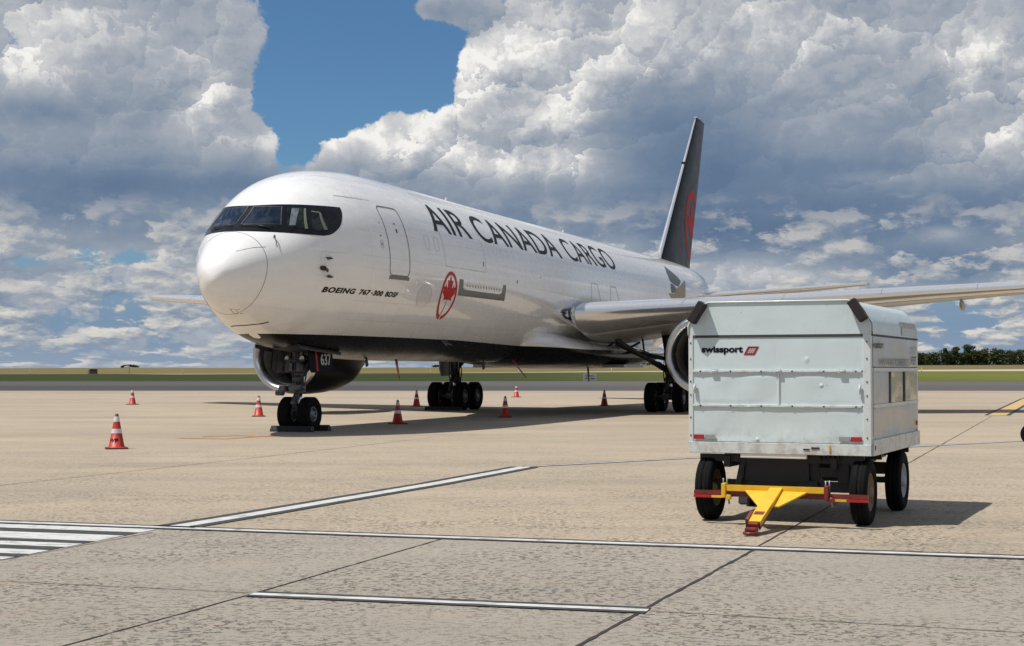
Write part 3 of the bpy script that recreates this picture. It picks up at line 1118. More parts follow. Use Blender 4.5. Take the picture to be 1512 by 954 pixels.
# scuff plate with its upturned ends, and the row of small marks above it
o = poly_on('scuff_plate', [
    [(10.10, 4.42), (10.42, 4.42), (10.46, 4.18), (10.62, 4.12), (13.66, 4.12), (13.84, 4.18), (13.88, 4.44), (14.16, 4.44), (14.20, 3.93), (10.16, 3.93)]],
    M['grey_mark'], fus, SK, .005, frange(10.1, 14.2, .3), frange(3.93, 4.44, .08))
for i in range(13):
    mb = MB()
    x = 10.72 + i * .235
    strip_on(mb, [(x, 4.30), (x + .07, 4.22)], .035, SK, .006)
    mb.build('scuff_plate_mark', M['seam'], fus)
mb = MB()
strip_on(mb, [(12.1, 4.92), (12.1, 5.08)], .05, SK, .006)
mb.build('small_mark', M['seam'], fus); mb = MB()
strip_on(mb, [(15.2, 4.55), (15.2, 4.66)], .07, SK, .006)
mb.build('small_mark', M['seam'], fus); mb = MB()
strip_on(mb, [(17.6, 4.86), (17.6, 4.9)], .07, SK, .006)
mb.build('small_mark', M['seam'], fus)
# overwing exit outlines aft
mb = MB()
for x in (23.6, 26.2):
    mb = MB(); strip_on(mb, [(x, 4.35), (x, 5.0), (x + .75, 5.0), (x + 1.25, 4.35)], .05, SK, .004)
    mb.build('overwing_exit_outline', M['seam_soft'], fus)


def text_bm(body, bold=0.0, shear=0.0, space=1.0):
    cu = bpy.data.curves.new('lettering', 'FONT')
    cu.body = body; cu.size = 1.0; cu.offset = bold; cu.shear = shear; cu.space_character = space
    cu.resolution_u = 5
    ob = bpy.data.objects.new('lettering', cu)
    COL.objects.link(ob)
    dg = bpy.context.evaluated_depsgraph_get()
    me = bpy.data.meshes.new_from_object(ob.evaluated_get(dg))
    bpy.data.objects.remove(ob); bpy.data.curves.remove(cu)
    bm = bmesh.new(); bm.from_mesh(me); bpy.data.meshes.remove(me)
    bmesh.ops.remove_doubles(bm, verts=bm.verts[:], dist=1e-5)
    xs = [v.co.x for v in bm.verts]; ys = [v.co.y for v in bm.verts]
    return bm, (min(xs), max(xs), min(ys), max(ys))


def text_fit(bm, bb, u0, u1, v0, v1):
    for v in bm.verts:
        v.co.x = u0 + (v.co.x - bb[0]) / (bb[1] - bb[0]) * (u1 - u0)
        v.co.y = v0 + (v.co.y - bb[2]) / (bb[3] - bb[2]) * (v1 - v0)
        v.co.z = 0


def hull_text(name, body, u0, u1, v0, v1, mat, off=.006, step=.25, **k):
    bm, bb = text_bm(body, **k)
    text_fit(bm, bb, u0, u1, v0, v1)
    lay_on(bm, SK, off, frange(u0, u1, step * 2)[1:-1], frange(v0, v1, .10)[1:-1])
    return finish_bm(bm, name, mat, fus)


hull_text('airline_lettering', 'AIR', 8.62, 11.72, 5.76, 6.62, M['ink'], bold=.007)
hull_text('airline_lettering', 'CANADA', 12.35, 20.75, 5.75, 6.63, M['ink'], bold=.007)
hull_text('airline_lettering', 'CARGO', 21.6, 28.0, 5.76, 6.64, M['ink'], bold=.004)
for wd, a_, b_ in (('BOEING', 2.58, 3.90), ('767', 4.06, 4.60), ('300', 4.72, 5.22), ('BDSF', 5.34, 6.04)):
    hull_text('type_lettering', wd, a_, b_, 3.685, 3.83, M['ink'], bold=.045, shear=.25, space=1.1)
mb = MB(); strip_on(mb, [(4.63, 3.75), (4.70, 3.75)], .03, SK, .006); mb.build('type_lettering', M['ink'], fus)

# roundel with a leaf
def leaf_pts(stem=True):
    h = [(0, 1.0), (.15, .70), (.30, .76), (.22, .34), (.27, .32), (.45, .50), (.50, .38), (.72, .42), (.64, .18), (.72, .12), (.40, -.16), (.44, -.32), (.06, -.26)]
    r = h + [(.035, -.30)] + ([(.045, -.72)] if stem else [])
    return r + [(-a, b) for a, b in r[::-1] if a > 0]


def ring_quads(cx, cz, rx, rz, w, a0=0, a1=2 * pi, n=72):
    out = []
    for i in range(n):
        a, b = a0 + (a1 - a0) * i / n, a0 + (a1 - a0) * (i + 1) / n
        out.append([(cx + rx * cos(a), cz + rz * sin(a)), (cx + rx * cos(b), cz + rz * sin(b)),
                    (cx + (rx - w) * cos(b), cz + (rz - w) * sin(b)), (cx + (rx - w) * cos(a), cz + (rz - w) * sin(a))])
    return out


cx, cz = 9.42, 3.895
lp = [(cx + a * .68, cz + .03 + b * .56) for a, b in leaf_pts(False)]
stem = [(cx - .015, cz - .12), (cx + .015, cz - .12), (cx - .01, cz - .46), (cx - .10, cz - .685), (cx - .14, cz - .67), (cx - .05, cz - .44)]
poly_on('roundel_emblem', ring_quads(cx, cz, .61, .715, .115, -pi / 2 + .06, 1.5 * pi - .10) + [lp], M['red_mark'], fus, SK, .006, frange(8.8, 10.0, .15), frange(3.2, 4.6, .1))
poly_on('roundel_stem', [stem], M['red_mark'], fus, SK, .0065, None, frange(3.2, 4.0, .1))

# probes and vanes on the nose
for x, z, L in ((2.63, 4.56, .30), (2.69, 4.10, .30)):
    mb = MB()
    p = skin(x, z); q = skin(x, z, .11)
    mb.tube([p, q], .035, 8); mb.tube([q + Vector((.02, 0, 0)), q - Vector((L, 0, 0))], [.022, .010], 8)
    mb.bar(p + Vector((.05, 0, 0)), q + Vector((.05, 0, -.0)), .10, .03)
    mb.build('pitot_probe', M['probe'], fus)
mb = MB()
p = skin(2.42, 4.30); q = skin(2.46, 4.30, .10)
mb.tube([p, q], .06, 8); mb.bar(q, q + Vector((.16, 0, -.06)), .03, .08)
mb.build('angle_vane', M['probe'], fus)
mb = MB()
p = skin_lz(1.0, 5.02); q = skin_lz(1.0, 5.02, .09)
mb.tube([p, q], .02, 6); mb.tube([q, skin_lz(1.12, 4.74, .06)], .012, 6)
mb.build('temperature_probe', M['probe'], fus)
# blade aerials
for x in (14.8, 27.5):
    mb = MB()
    z = sec(x)[0]
    mb.add([(x, -.012, z - .05), (x + .34, -.012, z - .05), (x + .36, -.008, z + .20), (x + .24, -.008, z + .20),
            (x, .012, z - .05), (x + .34, .012, z - .05), (x + .36, .008, z + .20), (x + .24, .008, z + .20)],
           [(0, 1, 2, 3), (7, 6, 5, 4), (0, 4, 5, 1), (1, 5, 6, 2), (2, 6, 7, 3), (3, 7, 4, 0)])
    mb.build('blade_aerial', M['fairing_white'], fus)
# drain mast and belly bits
mb = MB()
p = skin(10.9, 2.62); mb.bar(p + Vector((0, .05, 0)), p + Vector((.12, -.10, -.16)), .05, .10); mb.bar(p + Vector((.1, -.08, -.12)), p + Vector((.42, -.10, -.16)), .04, .04)
mb.build('drain_mast', M['probe'], fus)
mb = MB()
p = Vector((17.5, -.4, 1.96)); mb.bar(p, p + Vector((.08, 0, -.26)), .03, .18)
mb.build('belly_aerial', M['black'], fus)
mb = MB()
p = Vector((8.2, -.3, 1.98)); mb.bar(p, p + Vector((.06, 0, -.20)), .03, .14)
mb.build('belly_aerial', M['black'], fus)

# dark and gold figure behind the wing
def hull_at(px, py):
    a = (px - 756.0) / F_PX; b = (477.0 - py) / F_PX
    c, s = cos(PITCH), sin(PITCH)
    d = Vector((a, c - b * s, s + b * c)); C = Vector((0, 0, EYE)) - NOSE
    ca = Vector((C.dot(AX), -C.dot(LF), EYE)); da = Vector((d.dot(AX), -d.dot(LF), d.z))
    t = 30.0
    while t < 130:
        p = ca + da * t
        if 0 < p.x < 53 and half_width(p.x, p.z) > abs(p.y): return (p.x, p.z)
        t += .01
    return None


def fig(name, pxs, mat, off):
    pts = [hull_at(*p) for p in pxs]
    if all(pts):
        xs_ = [p[0] for p in pts]; zs_ = [p[1] for p in pts]
        poly_on(name, [pts], mat, fus, SK, off, frange(min(xs_), max(xs_), .3), frange(min(zs_), max(zs_), .12))


fig('tail_marking', [(980, 392.5), (986, 397), (999, 408), (1005, 415), (1002, 423.5), (995, 420), (989, 415), (984, 403)], M['tail_grey'], .006)
fig('tail_marking', [(990, 418.5), (995, 421), (998.5, 426.5), (997, 432.5), (991.8, 432.8), (990.5, 427)], M['tail_grey'], .006)
fig('tail_marking', [(987, 432.8), (995.7, 434.2), (999.6, 425.5), (1003, 423.5), (1010.8, 413.8), (1012, 428), (1011.5, 442), (992, 442)], M['tail_gold'], .0075)

# --- wing to body fairing
mb = MB()
FX = [17.8, 18.8, 19.8, 21, 23, 26, 29, 32, 34, 36, 37.5]
FW = [1.2, 2.05, 2.36, 2.58, 2.80, 2.95, 2.95, 2.75, 2.55, 2.2, 1.6]
FT = [2.9, 3.3, 3.3, 3.15, 3.0, 2.9, 2.9, 2.9, 2.9, 2.9, 2.7]
FB = [2.25, 2.0, 1.90, 1.82, 1.76, 1.72, 1.72, 1.80, 1.9, 2.1, 2.5]
gw, gt, gb = (pchip_table(FX, a) for a in (FW, FT, FB))
rows = []
for i in range(60):
    x = 17.8 + 19.7 * i / 59
    w, t_, b_ = gw(x), gt(x), gb(x)
    row = []
    for k in range(65):
        th = -pi + 2 * pi * k / 64
        cxx, sxx = cos(th), sin(th)
        ex = 1.0 - .22 * min(1, max(0, (x - 18.5) / 3.0))
        row.append((x, w * (abs(cxx) ** ex) * (1 if cxx > 0 else -1), (t_ + b_) / 2 + (t_ - b_) / 2 * (abs(sxx) ** ex) * (1 if sxx > 0 else -1)))
    rows.append(row)
mb.grid(rows)
fair = mb.build('wing_root_fairing', M['white'], plane)

# --- wings
def airfoil(f, t):
    """half thickness and camber at chord fraction f"""
    yt = 5 * t * (.2969 * sqrt(f) - .1260 * f - .3516 * f**2 + .2843 * f**3 - .1036 * f**4)
    return yt, .016 * sin(pi * min(1, f * 1.15) ** .9) * (1 if f < .87 else .5)


def wing_sec(st, f, up):
    le, z, c, t, tw, l = st
    yt, cm = airfoil(f, t)
    q = min(1.0, max(0.0, (l - 3.0) / 12.0))
    zz = (cm + (yt * (.62 + .22 * q) if up else -yt * (1.30 - .30 * q))) * c
    xx = f * c
    return Vector((le + xx * cos(tw) + zz * sin(tw), l, z - xx * sin(tw) + zz * cos(tw)))


def wing_station(l):
    sw = math.tan(radians(30.6))
    le = 20.75 + (l - 2.5) * sw
    if l < 2.70: le -= (2.70 - l) ** 1.5 * 6.4
    if l > 23.3: le += (l - 23.3) ** 2 * 1.2
    te = 31.3 + (l - 2.5) * .06 if l < 7.6 else 31.6 + (l - 7.6) * .285
    if l > 23.0: te -= (l - 23.0) * .25
    z = 3.80 + .0715 * (l - 2.5)
    t = .150 - .035 * min(1, (l - 2) / 8)
    if l < 2.70: t *= max(.2, 1 - (2.70 - l) * 1.9)
    tw = radians(4.2 - 3.6 * min(1, max(0, (l - 2.5) / 15.0)))
    return (le, z, te - le, t, tw, l)


def loft(mb, ls, fs, fn_st, side, mi=0):
    """closed skin over the stations: upper side aft to front, lower side front to aft"""
    rows = []
    for l in ls:
        st = fn_st(l)
        row = [wing_sec(st, f, True) for f in fs[::-1]] + [wing_sec(st, f, False) for f in fs[(1 if fs[0] == 0 else 0):]]
        rows.append([Vector((p.x, p.y * side, p.z)) for p in row])
    mb.grid(rows, mi=mi)
    return rows


fr = [0, .0015, .005, .011, .02, .035, .055, .08, .10, .12]
fr2 = [.12, .16, .22, .3, .4, .5, .6, .7, .8, .9, .97, 1.0]
for side in (-1, 1):
    ls = [2.2, 2.3, 2.4, 2.5, 2.6, 2.70, 3.0, 4, 5.2, 6.4, 7.6, 9, 11, 13, 15, 17, 19, 21, 22.4, 23.3, 23.6, 23.85, 24.0]
    mb = MB()
    r = loft(mb, ls, fr2, wing_station, side)
    mb.add(r[-1], [list(range(len(r[-1])))])
    wing = mb.build('wing', M['wing'], plane)
    mb = MB()
    loft(mb, [2.705] + ls[6:], fr, wing_station, side)
    mb.build('slat', M['slat'], wing)
    mb = MB()
    loft(mb, [2.2, 2.3, 2.4, 2.5, 2.6, 2.70], fr, wing_station, side)
    rootle = mb.build('wing_root_cuff', M['fairing_white'], wing)
    mb = MB(); rows = []
    for l in (2.47, 2.53, 2.59, 2.65, 2.705):
        w_ = .016 if l < 2.5 else .05 if l > 2.6 else .036
        ps = [(f, u) for u in (True, False) for f in ([w_ * (1 - i / 8) for i in range(9)] if u else [w_ * i / 8 for i in range(1, 9)])]
        row = []
        c_ = wing_sec(wing_station(l), .08, True).lerp(wing_sec(wing_station(l), .08, False), .5)
        for f, u in ps:
            p = wing_sec(wing_station(l), f, u); d_ = (p - c_).normalized(); p = p + d_ * .006
            row.append((p.x, side * p.y, p.z))
        rows.append(row)
    mb.grid(rows)
    mb.build('root_grey_patch', M['grey_fair'], wing)
    # landing lamps in the root: dark oval cover with two lamps
    def le_pt(l, v, off):
        f = .0042 * v * v
        p = wing_sec(wing_station(l), f, v > 0)
        q = wing_sec(wing_station(l), .05, True); r_ = wing_sec(wing_station(l), .05, False)
        c_ = (q + r_) / 2
        n_ = (p - c_).normalized()
        return Vector((p.x + n_.x * off, side * l, p.z + n_.z * off))
    mb = MB(); rows = []
    for j in range(9):
        row = []
        for k in range(17):
            a_ = 2 * pi * k / 16; rr = j / 8
            row.append(le_pt(2.565 + .115 * rr * cos(a_), 1.9 * rr * sin(a_) - .35, .012))
        rows.append(row)
    mb.grid(rows)
    mb.build('lamp_cover', M['screen'], wing)
    for l in (2.53, 2.61):
        c = le_pt(l, -.35, .02)
        mb = MB()
        mb.lathe([(.001, -.02), (.035, -.015), (.055, .0), (.06, .03)], axis='x', c=tuple(c), n=16)
        mb.build('landing_lamp', M['lens'], wing)
    # flap track fairings under the trailing edge
    for l, L, wd in ((6.3, 3.6, .34), (10.9, 3.0, .28), (15.6, 2.3, .24)):
        st = wing_station(l); a = wing_sec(st, .62, False)
        mb = MB(); n = 14; rows = []
        for i in range(n + 1):
            t = i / n; rr = sin(pi * min(1, t * 1.0) ** .75) ** .6 if 0 < t < 1 else 0.02
            cx_ = a.x + L * t; cz_ = a.z - .05 - .10 * t - wd * .5 * rr
            rows.append([(cx_, side * l + wd * .45 * rr * cos(q), cz_ + wd * .9 * rr * sin(q)) for q in [2 * pi * k / 12 for k in range(12)]])
        mb.grid(rows, close=True)
        mb.build('flap_track_fairing', M['wing'], wing)
    # joint lines of slats and aileron
    for l in (6.2, 9.6, 13.0, 16.4, 19.8):
        mb = MB()
        st = wing_station(l)
        L_ = [Vector((p.x, p.y * side, p.z + .003)) for p in [wing_sec(st, f, True) for f in fr]]
        st2 = wing_station(l + .02)
        R2 = [Vector((p.x, p.y * side, p.z + .003)) for p in [wing_sec(st2, f, True) for f in fr]]
        mb.grid([L_, R2])
        mb.build('slat_joint', M['seam'], wing)

# --- engines
for side in (-1, 1):
    ey, ez, ex = side * 8.05, 2.20, 18.5
    mb = MB()
    mb.lathe([(1.385, .26), (1.42, .6), (1.455, 1.2), (1.46, 1.9), (1.43, 2.8), (1.36, 3.6), (1.22, 4.35), (1.16, 4.60), (1.12, 4.60), (1.13, 4.2)], axis='x', c=(ex, ey, ez), n=72)
    eng = mb.build('engine_nacelle', M['nacelle'], plane)
    mb = MB()
    mb.lathe([(1.06, .42), (1.075, .25), (1.12, .10), (1.18, .025), (1.235, 0), (1.29, .02), (1.34, .09), (1.385, .26)], axis='x', c=(ex, ey, ez), n=72)
    mb.build('inlet_lip', M['lip'], eng)
    mb = MB()
    mb.lathe([(1.06, .42), (1.05, .8), (1.09, 1.3), (1.11, 1.75), (1.11, 2.2)], axis='x', c=(ex, ey, ez), n=64)
    mb.lathe([(1.11, 2.2), (.3, 2.25), (.001, 2.25)], axis='x', c=(ex, ey, ez), n=32)
    mb.build('inlet_duct', M['inlet_in'], eng)
    mb = MB()
    nb = 38
    for k in range(nb):
        a = 2 * pi * k / nb
        rows = []
        for i in range(6):
            r = .34 + (1.09 - .34) * i / 5
            tw = radians(20 + 42 * i / 5); ch = .15 + .03 * i / 5
            row = []
            for s in (-1, 0, 1):
                dx = s * ch * cos(tw); da = s * ch * sin(tw) / r * .9
                row.append((ex + 1.75 + dx, ey + r * cos(a + da), ez + r * sin(a + da)))
            rows.append(row)
        mb.grid(rows)
    mb.build('fan', M['fan'], eng, fix=False)
    mb = MB()
    mb.lathe([(.001, 1.18), (.08, 1.24), (.2, 1.42), (.31, 1.68), (.36, 1.9)], axis='x', c=(ex, ey, ez), n=32)
    sp = mb.build('spinner', M['gear_dark'], eng)
    mb = MB()
    mb.lathe([(1.0, 4.1), (.94, 4.6), (.80, 5.3), (.62, 5.95), (.58, 5.95), (.55, 5.7)], axis='x', c=(ex, ey, ez), n=40)
    mb.lathe([(.40, 5.6), (.34, 6.1), (.12, 6.7), (.001, 6.8)], axis='x', c=(ex, ey, ez), n=32)
    mb.build('core_cowl', M['gear_dark'], eng)
    # pylon
    mb = MB(); rows = []
    for t in [i / 10 for i in range(11)]:
        x = ex + 1.5 + t * 6.6
        bot = ez + (1.40 if t < .45 else 1.40 - (t - .45) * 1.1)
        wz = wing_station(7.9)
        zw = wz[1]
        top = ez + 1.46 + min(1, t * 2.2) * (zw - ez - 1.46 + .05) + (0 if t < .55 else -(t - .55) * 1.2)
        wd = .03 + .20 * sin(pi * min(1, .15 + t * .8))
        rows.append([(x, ey - wd, bot), (x, ey - wd, top - .08), (x, ey - wd * .5, top), (x, ey + wd * .5, top), (x, ey + wd, top - .08), (x, ey + wd, bot)])
    mb.grid(rows, close=True); mb.add(rows[0], [list(range(6))]); mb.add(rows[-1], [list(range(6))])
    mb.build('pylon', M['fairing_white'], eng)

# --- tail fin
def fin_st(z):
    t = (z - 7.0) / (15.85 - 7.0)
    le = 42.85 + t * 8.75; te = 49.95 + t * 3.88
    c = te - le
    return le, c, .088


def fin_pt(z, f, s):
    le, c, t = fin_st(z)
    yt, _ = airfoil(f, t)
    return Vector((le + f * c, s * yt * c, z))


def fin_loft(mb, zs, fs, mi=0):
    rows = []
    for z in zs:
        rows.append([fin_pt(z, f, -1) for f in fs[::-1]] + [fin_pt(z, f, 1) for f in fs[(1 if fs[0] == 0 else 0):]])
    mb.grid(rows, mi=mi); return rows


zs = [6.6] + [7 + (15.8 - 7) * i / 16 for i in range(17)]
mb = MB()
r = fin_loft(mb, zs, [.022, .045, .08, .12, .16, .25, .35, .45, .55, .64, .66, .8, .92, 1.0]); mb.add(r[-1], [list(range(len(r[-1])))])
fin = mb.build('tail_fin', M['fin'], plane)
mb = MB()
r = fin_loft(mb, zs, [0, .0008, .002, .005, .009, .015, .022]); mb.add(r[-1], [list(range(len(r[-1])))])
mb.build('fin_leading_edge', M['slat'], fin)
mb = MB()
a = fin_pt(15.8, 0, 1); b = fin_pt(15.8, 1, 1)
mb.add([(a.x - .02, -.10, 15.80), (b.x, -.02, 15.80), (b.x, .02, 15.80), (a.x - .02, .10, 15.80), (a.x + .15, -.09, 15.90), (b.x + .02, -.02, 15.88), (b.x + .02, .02, 15.88), (a.x + .15, .09, 15.90)],
       [(0, 3, 2, 1), (4, 5, 6, 7), (0, 1, 5, 4), (1, 2, 6, 5), (2, 3, 7, 6), (3, 0, 4, 7)])
mb.build('fin_cap', M['grey_fair'], fin)
mb = MB()
p = fin_pt(12.95, 0, 1); mb.bar(p + Vector((-.12, 0, -.05)), p + Vector((.30, 0, .02)), .16, .12)
mb.build('fin_sensor', M['black'], fin)
# dorsal fillet of the fin
mb = MB(); rows = []
for i in range(9):
    t = i / 8; x = 38.6 + t * 5.4; h = .02 + .62 * t ** 2.2
    z0 = sec(x)[0] - .05
    rows.append([(x, -.10 - .08 * t, z0), (x, -.05, z0 + h), (x, .05, z0 + h), (x, .10 + .08 * t, z0)])
mb.grid(rows)
mb.build('dorsal_fillet', M['fairing_white'], fin)


def FN(x, z, off):
    le, c, t = fin_st(z)
    f = min(1.0, max(.03, (x - le) / c))
    p = fin_pt(z, f, -1)
    return Vector((p.x, p.y - off, p.z))


fx, fz, fr_ = 50.2, 9.55, 2.0
def clip_te(x, z):
    le, c, t = fin_st(z); return min(x, le + c * .995)
qs = []
for q in ring_quads(fx, fz, fr_, fr_, .42, -pi / 2 + .06, 1.5 * pi - .06, 60):
    if all(x < fin_st(z)[0] + fin_st(z)[1] * .995 and z > 7.35 for x, z in q): qs.append(q)
poly_on('fin_roundel', qs, M['fin_red'], fin, FN, .006)
lpts = [(clip_te(fx + a * 1.75, fz - .1 + b * 1.5), fz - .1 + b * 1.5) for a, b in leaf_pts(True)]
poly_on('fin_leaf', [lpts], M['fin_red'], fin, FN, .006, frange(48, 52, .3), frange(7.8, 11.5, .25))

# --- tailplanes
def stab_station(l):
    le = 46.7 + (l - 1.0) * .715; te = 51.9 + (l - 1.0) * .30
    if l > 9.0: le += (l - 9) * 1.2
    return (le, 5.55 + (l - 1) * .102, te - le, .09, 0.0, l)


for side in (-1, 1):
    ls = [.5, 1, 2, 3.5, 5, 6.5, 8, 9.0, 9.25]
    mb = MB(); r = loft(mb, ls, [.07] + fr2[1:], stab_station, side); mb.add(r[-1], [list(range(len(r[-1])))])
    st_ = mb.build('tailplane', M['wing'], plane)
    mb = MB(); loft(mb, ls, [0, .002, .008, .02, .04, .07], stab_station, side)
    mb.build('tailplane_leading_edge', M['slat'], st_)


# --- landing gear
def wheel_mesh(R, W, hubr, n=40, groove=True):
    """tyre around the y axis, centre at the origin"""
    mb = MB(); w = W / 2
    prof = [(hubr, w * .72), (hubr + .03, w * .86), (R * .80, w * .98), (R * .90, w * .93), (R * .965, w * .78)]
    tread = []
    if groove:
        for y in (.60, .30, 0.0, -.30, -.60):
            tread += [(R, w * (y + .11)), (R - .012, w * (y + .05)), (R - .012, w * (y - .05)), (R, w * (y - .11))]
    else: tread = [(R, w * .55), (R * 1.0, -w * .55)]
    prof = prof + tread + [(r, -h) for r, h in prof[::-1]]
    mb.lathe(prof, axis='y', n=n)
    return mb


def hub_mesh(hubr, W, holes=8):
    mb = MB(); w = W / 2
    for s in (1, -1):
        mb.lathe([(hubr, s * w * .72), (hubr * .94, s * w * .80), (hubr * .88, s * w * .62), (hubr * .62, s * w * .50), (hubr * .40, s * w * .56), (hubr * .36, s * w * .74), (hubr * .22, s * w * .78), (.001, s * w * .78)], axis='y', n=28)
        for k in range(holes):
            a = 2 * pi * k / holes
            c = (hubr * .74 * cos(a), s * w * .57, hubr * .74 * sin(a))
            mb.lathe([(.001, s * .02), (.03, s * .02), (.03, 0)], axis='y', c=c, n=8, mi=1)
    return mb


def add_wheel(parent, pos, R, W, hubr, g='wheel'):
    w = wheel_mesh(R, W, hubr).build('tyre', M['tyre'], parent); w.location = pos
    h = hub_mesh(hubr, W).build('wheel_hub', [M['hub'], M['dark_hole']], parent); h.location = pos
    return w


# nose gear
mb = MB()
X = NG_X
mb.tube([(X, 0, .47), (X, 0, 1.10)], .075, 16, 0)
mb.tube([(X, 0, 1.05), (X - .04, 0, 2.35)], .125, 18, 1)
mb.tube([(X, 0, 1.02), (X, 0, 1.14)], .165, 18, 1)
mb.tube([(X, 0, 1.50), (X, 0, 1.62)], .16, 18, 1)
mb.tube([(X, -.36, .47), (X, .36, .47)], .07, 14, 1)
mb.bar((X - .16, 0, 1.02), (X - .34, 0, .78), .16, .05, 1); mb.bar((X - .34, 0, .78), (X - .10, 0, .52), .14, .05, 1)   # torque links
mb.tube([(X - .34, -.09, .78), (X - .34, .09, .78)], .035, 10, 1)
mb.tube([(X - .14, -.24, 1.20), (X - .14, .24, 1.20)], .06, 12, 1)            # steering cylinders
mb.bbox((X - .22, 0, 1.20), (.26, .34, .16), .03, 1)
mb.bbox((X - .30, .32, 1.16), (.30, .20, .16), .03, 1); mb.tube([(X - .36, .30, 1.05), (X - .36, .52, 1.05)], .075, 12, 1)
mb.tube([(X - .05, .12, 1.6), (X + .5, .34, 2.4)], .05, 10, 1); mb.tube([(X - .05, -.12, 1.6), (X + .5, -.34, 2.4)], .05, 10, 1)
mb.tube([(X + .02, .10, 1.55), (X + 1.25, .12, 2.25)], .055, 10, 1); mb.tube([(X + .02, -.10, 1.55), (X + 1.25, -.12, 2.25)], .055, 10, 1)
mb.tube([(X, -.36, 2.28), (X, .36, 2.28)], .10, 12, 1)
mb.bar((X - .08, 0, 1.9), (X - .08, 0, 2.3), .30, .10, 1)
for k in range(7):      # hoses and brackets
    a = k * .9; mb.tube([(X - .13 * cos(a), .13 * sin(a), 1.15), (X - .18 * cos(a + .3), .2 * sin(a + .4), 1.6), (X - .10 * cos(a), .18 * sin(a), 2.15)], .016, 6, 2)
mb.bbox((X - .18, .16, 1.76), (.12, .10, .22), .02, 1); mb.bbox((X - .17, -.15, 1.74), (.10, .12, .18), .02, 2)
mb.bbox((X - .20, 0, 1.42), (.10, .22, .12), .02, 2)
ng = mb.build('nose_gear', [M['chrome'], M['gear'], M['gear_dark']], plane)
for s in (-1, 1):
    add_wheel(ng, (X, s * .305, .47), .47, .345, .205)
for s in (-1, 1):
    mb = MB(); c = (X - .30, s * .225, 1.98)
    mb.lathe([(.001, .10), (.07, .08), (.085, .0)], axis='x', c=c, n=18, mi=0)
    mb.lathe([(.085, .0), (.078, -.01)], axis='x', c=c, n=18, mi=0)
    mb.lathe([(.078, -.004), (.04, .015), (.001, .02)], axis='x', c=c, n=18, mi=1)
    mb.bar((X - .22, s * .22, 1.98), (X - .05, s * .08, 1.94), .05, .05, 0)
    mb.build('taxi_lamp', [M['gear'], M['lens']], ng)
mb = MB(); mb.box((X - .01, 0, 1.32), (.02, .02, .02))
# nose gear doors
for s in (-1, 1):
    mb = MB()
    out = [(4.05, 2.42), (5.50, 2.42), (5.44, 1.70), (5.28, 1.60), (4.17, 1.60), (4.05, 1.72)]
    rows = []
    a = [(x, s * (.50 + (2.36 - z) * .10), z) for x, z in out]; b = [(x, s * (.535 + (2.36 - z) * .10), z) for x, z in out]
    n = len(out)
    mb.add(a, [list(range(n))], 1); mb.add(b, [list(range(n))[::-1]], 0)
    mb.add(a + b, [(i, (i + 1) % n, n + (i + 1) % n, n + i) for i in range(n)], 0)
    for x in (4.35, 4.75, 5.15):
        mb.bar((x, s * .485, 2.3), (x, s * .555, 1.62), .06, .03, 1)
    mb.bar((4.2, s * .52, 1.95), (5.35, s * .52, 1.95), .03, .08, 1)
    nd = mb.build('nose_gear_door', [M['nacelle'], M['gear']], plane)
    if s < 0:
        DR = lambda u, v, o: Vector((u, -(.535 + (2.36 - v) * .10) - o, v))
        bm, bb = text_bm('637', bold=.02)
        text_fit(bm, bb, 4.72, 5.34, 1.80, 2.12); lay_on(bm, DR, .004, None, None)
        finish_bm(bm, 'door_number', M['white_mark'], nd, False)
        poly_on('door_stripe', [[(4.44, 1.64), (4.53, 1.64), (4.53, 2.36), (4.44, 2.36)]], M['red_mark'], nd, DR, .003)
# wheel well rim, seen as dark notches ahead of the leg
mb = MB()
for s in (-1, 1):
    pts_ = [hull(x, -pi / 2 + s * .30) + Vector((0, 0, -.012)) for x in frange(3.3, 5.6, .3)]
    rows = [[p + Vector((0, s * .03, 0)) for p in pts_], [p - Vector((0, s * .05, .0)) for p in pts_], [p - Vector((0, s * .05, .10 if s > 0 else .10)) for p in pts_]]
    mb.grid(rows)
mb.build('wheel_well_rim', M['gear_dark'], ng)
mb = MB()
rows = []
for x in frange(3.35, 5.5, .2):
    rows.append([hull(x, -pi / 2 + a) + Vector((0, 0, -.006)) for a in (-.26, -.13, 0, .13, .26)])
mb.grid(rows)
mb.build('wheel_well', M['dark_hole'], plane)

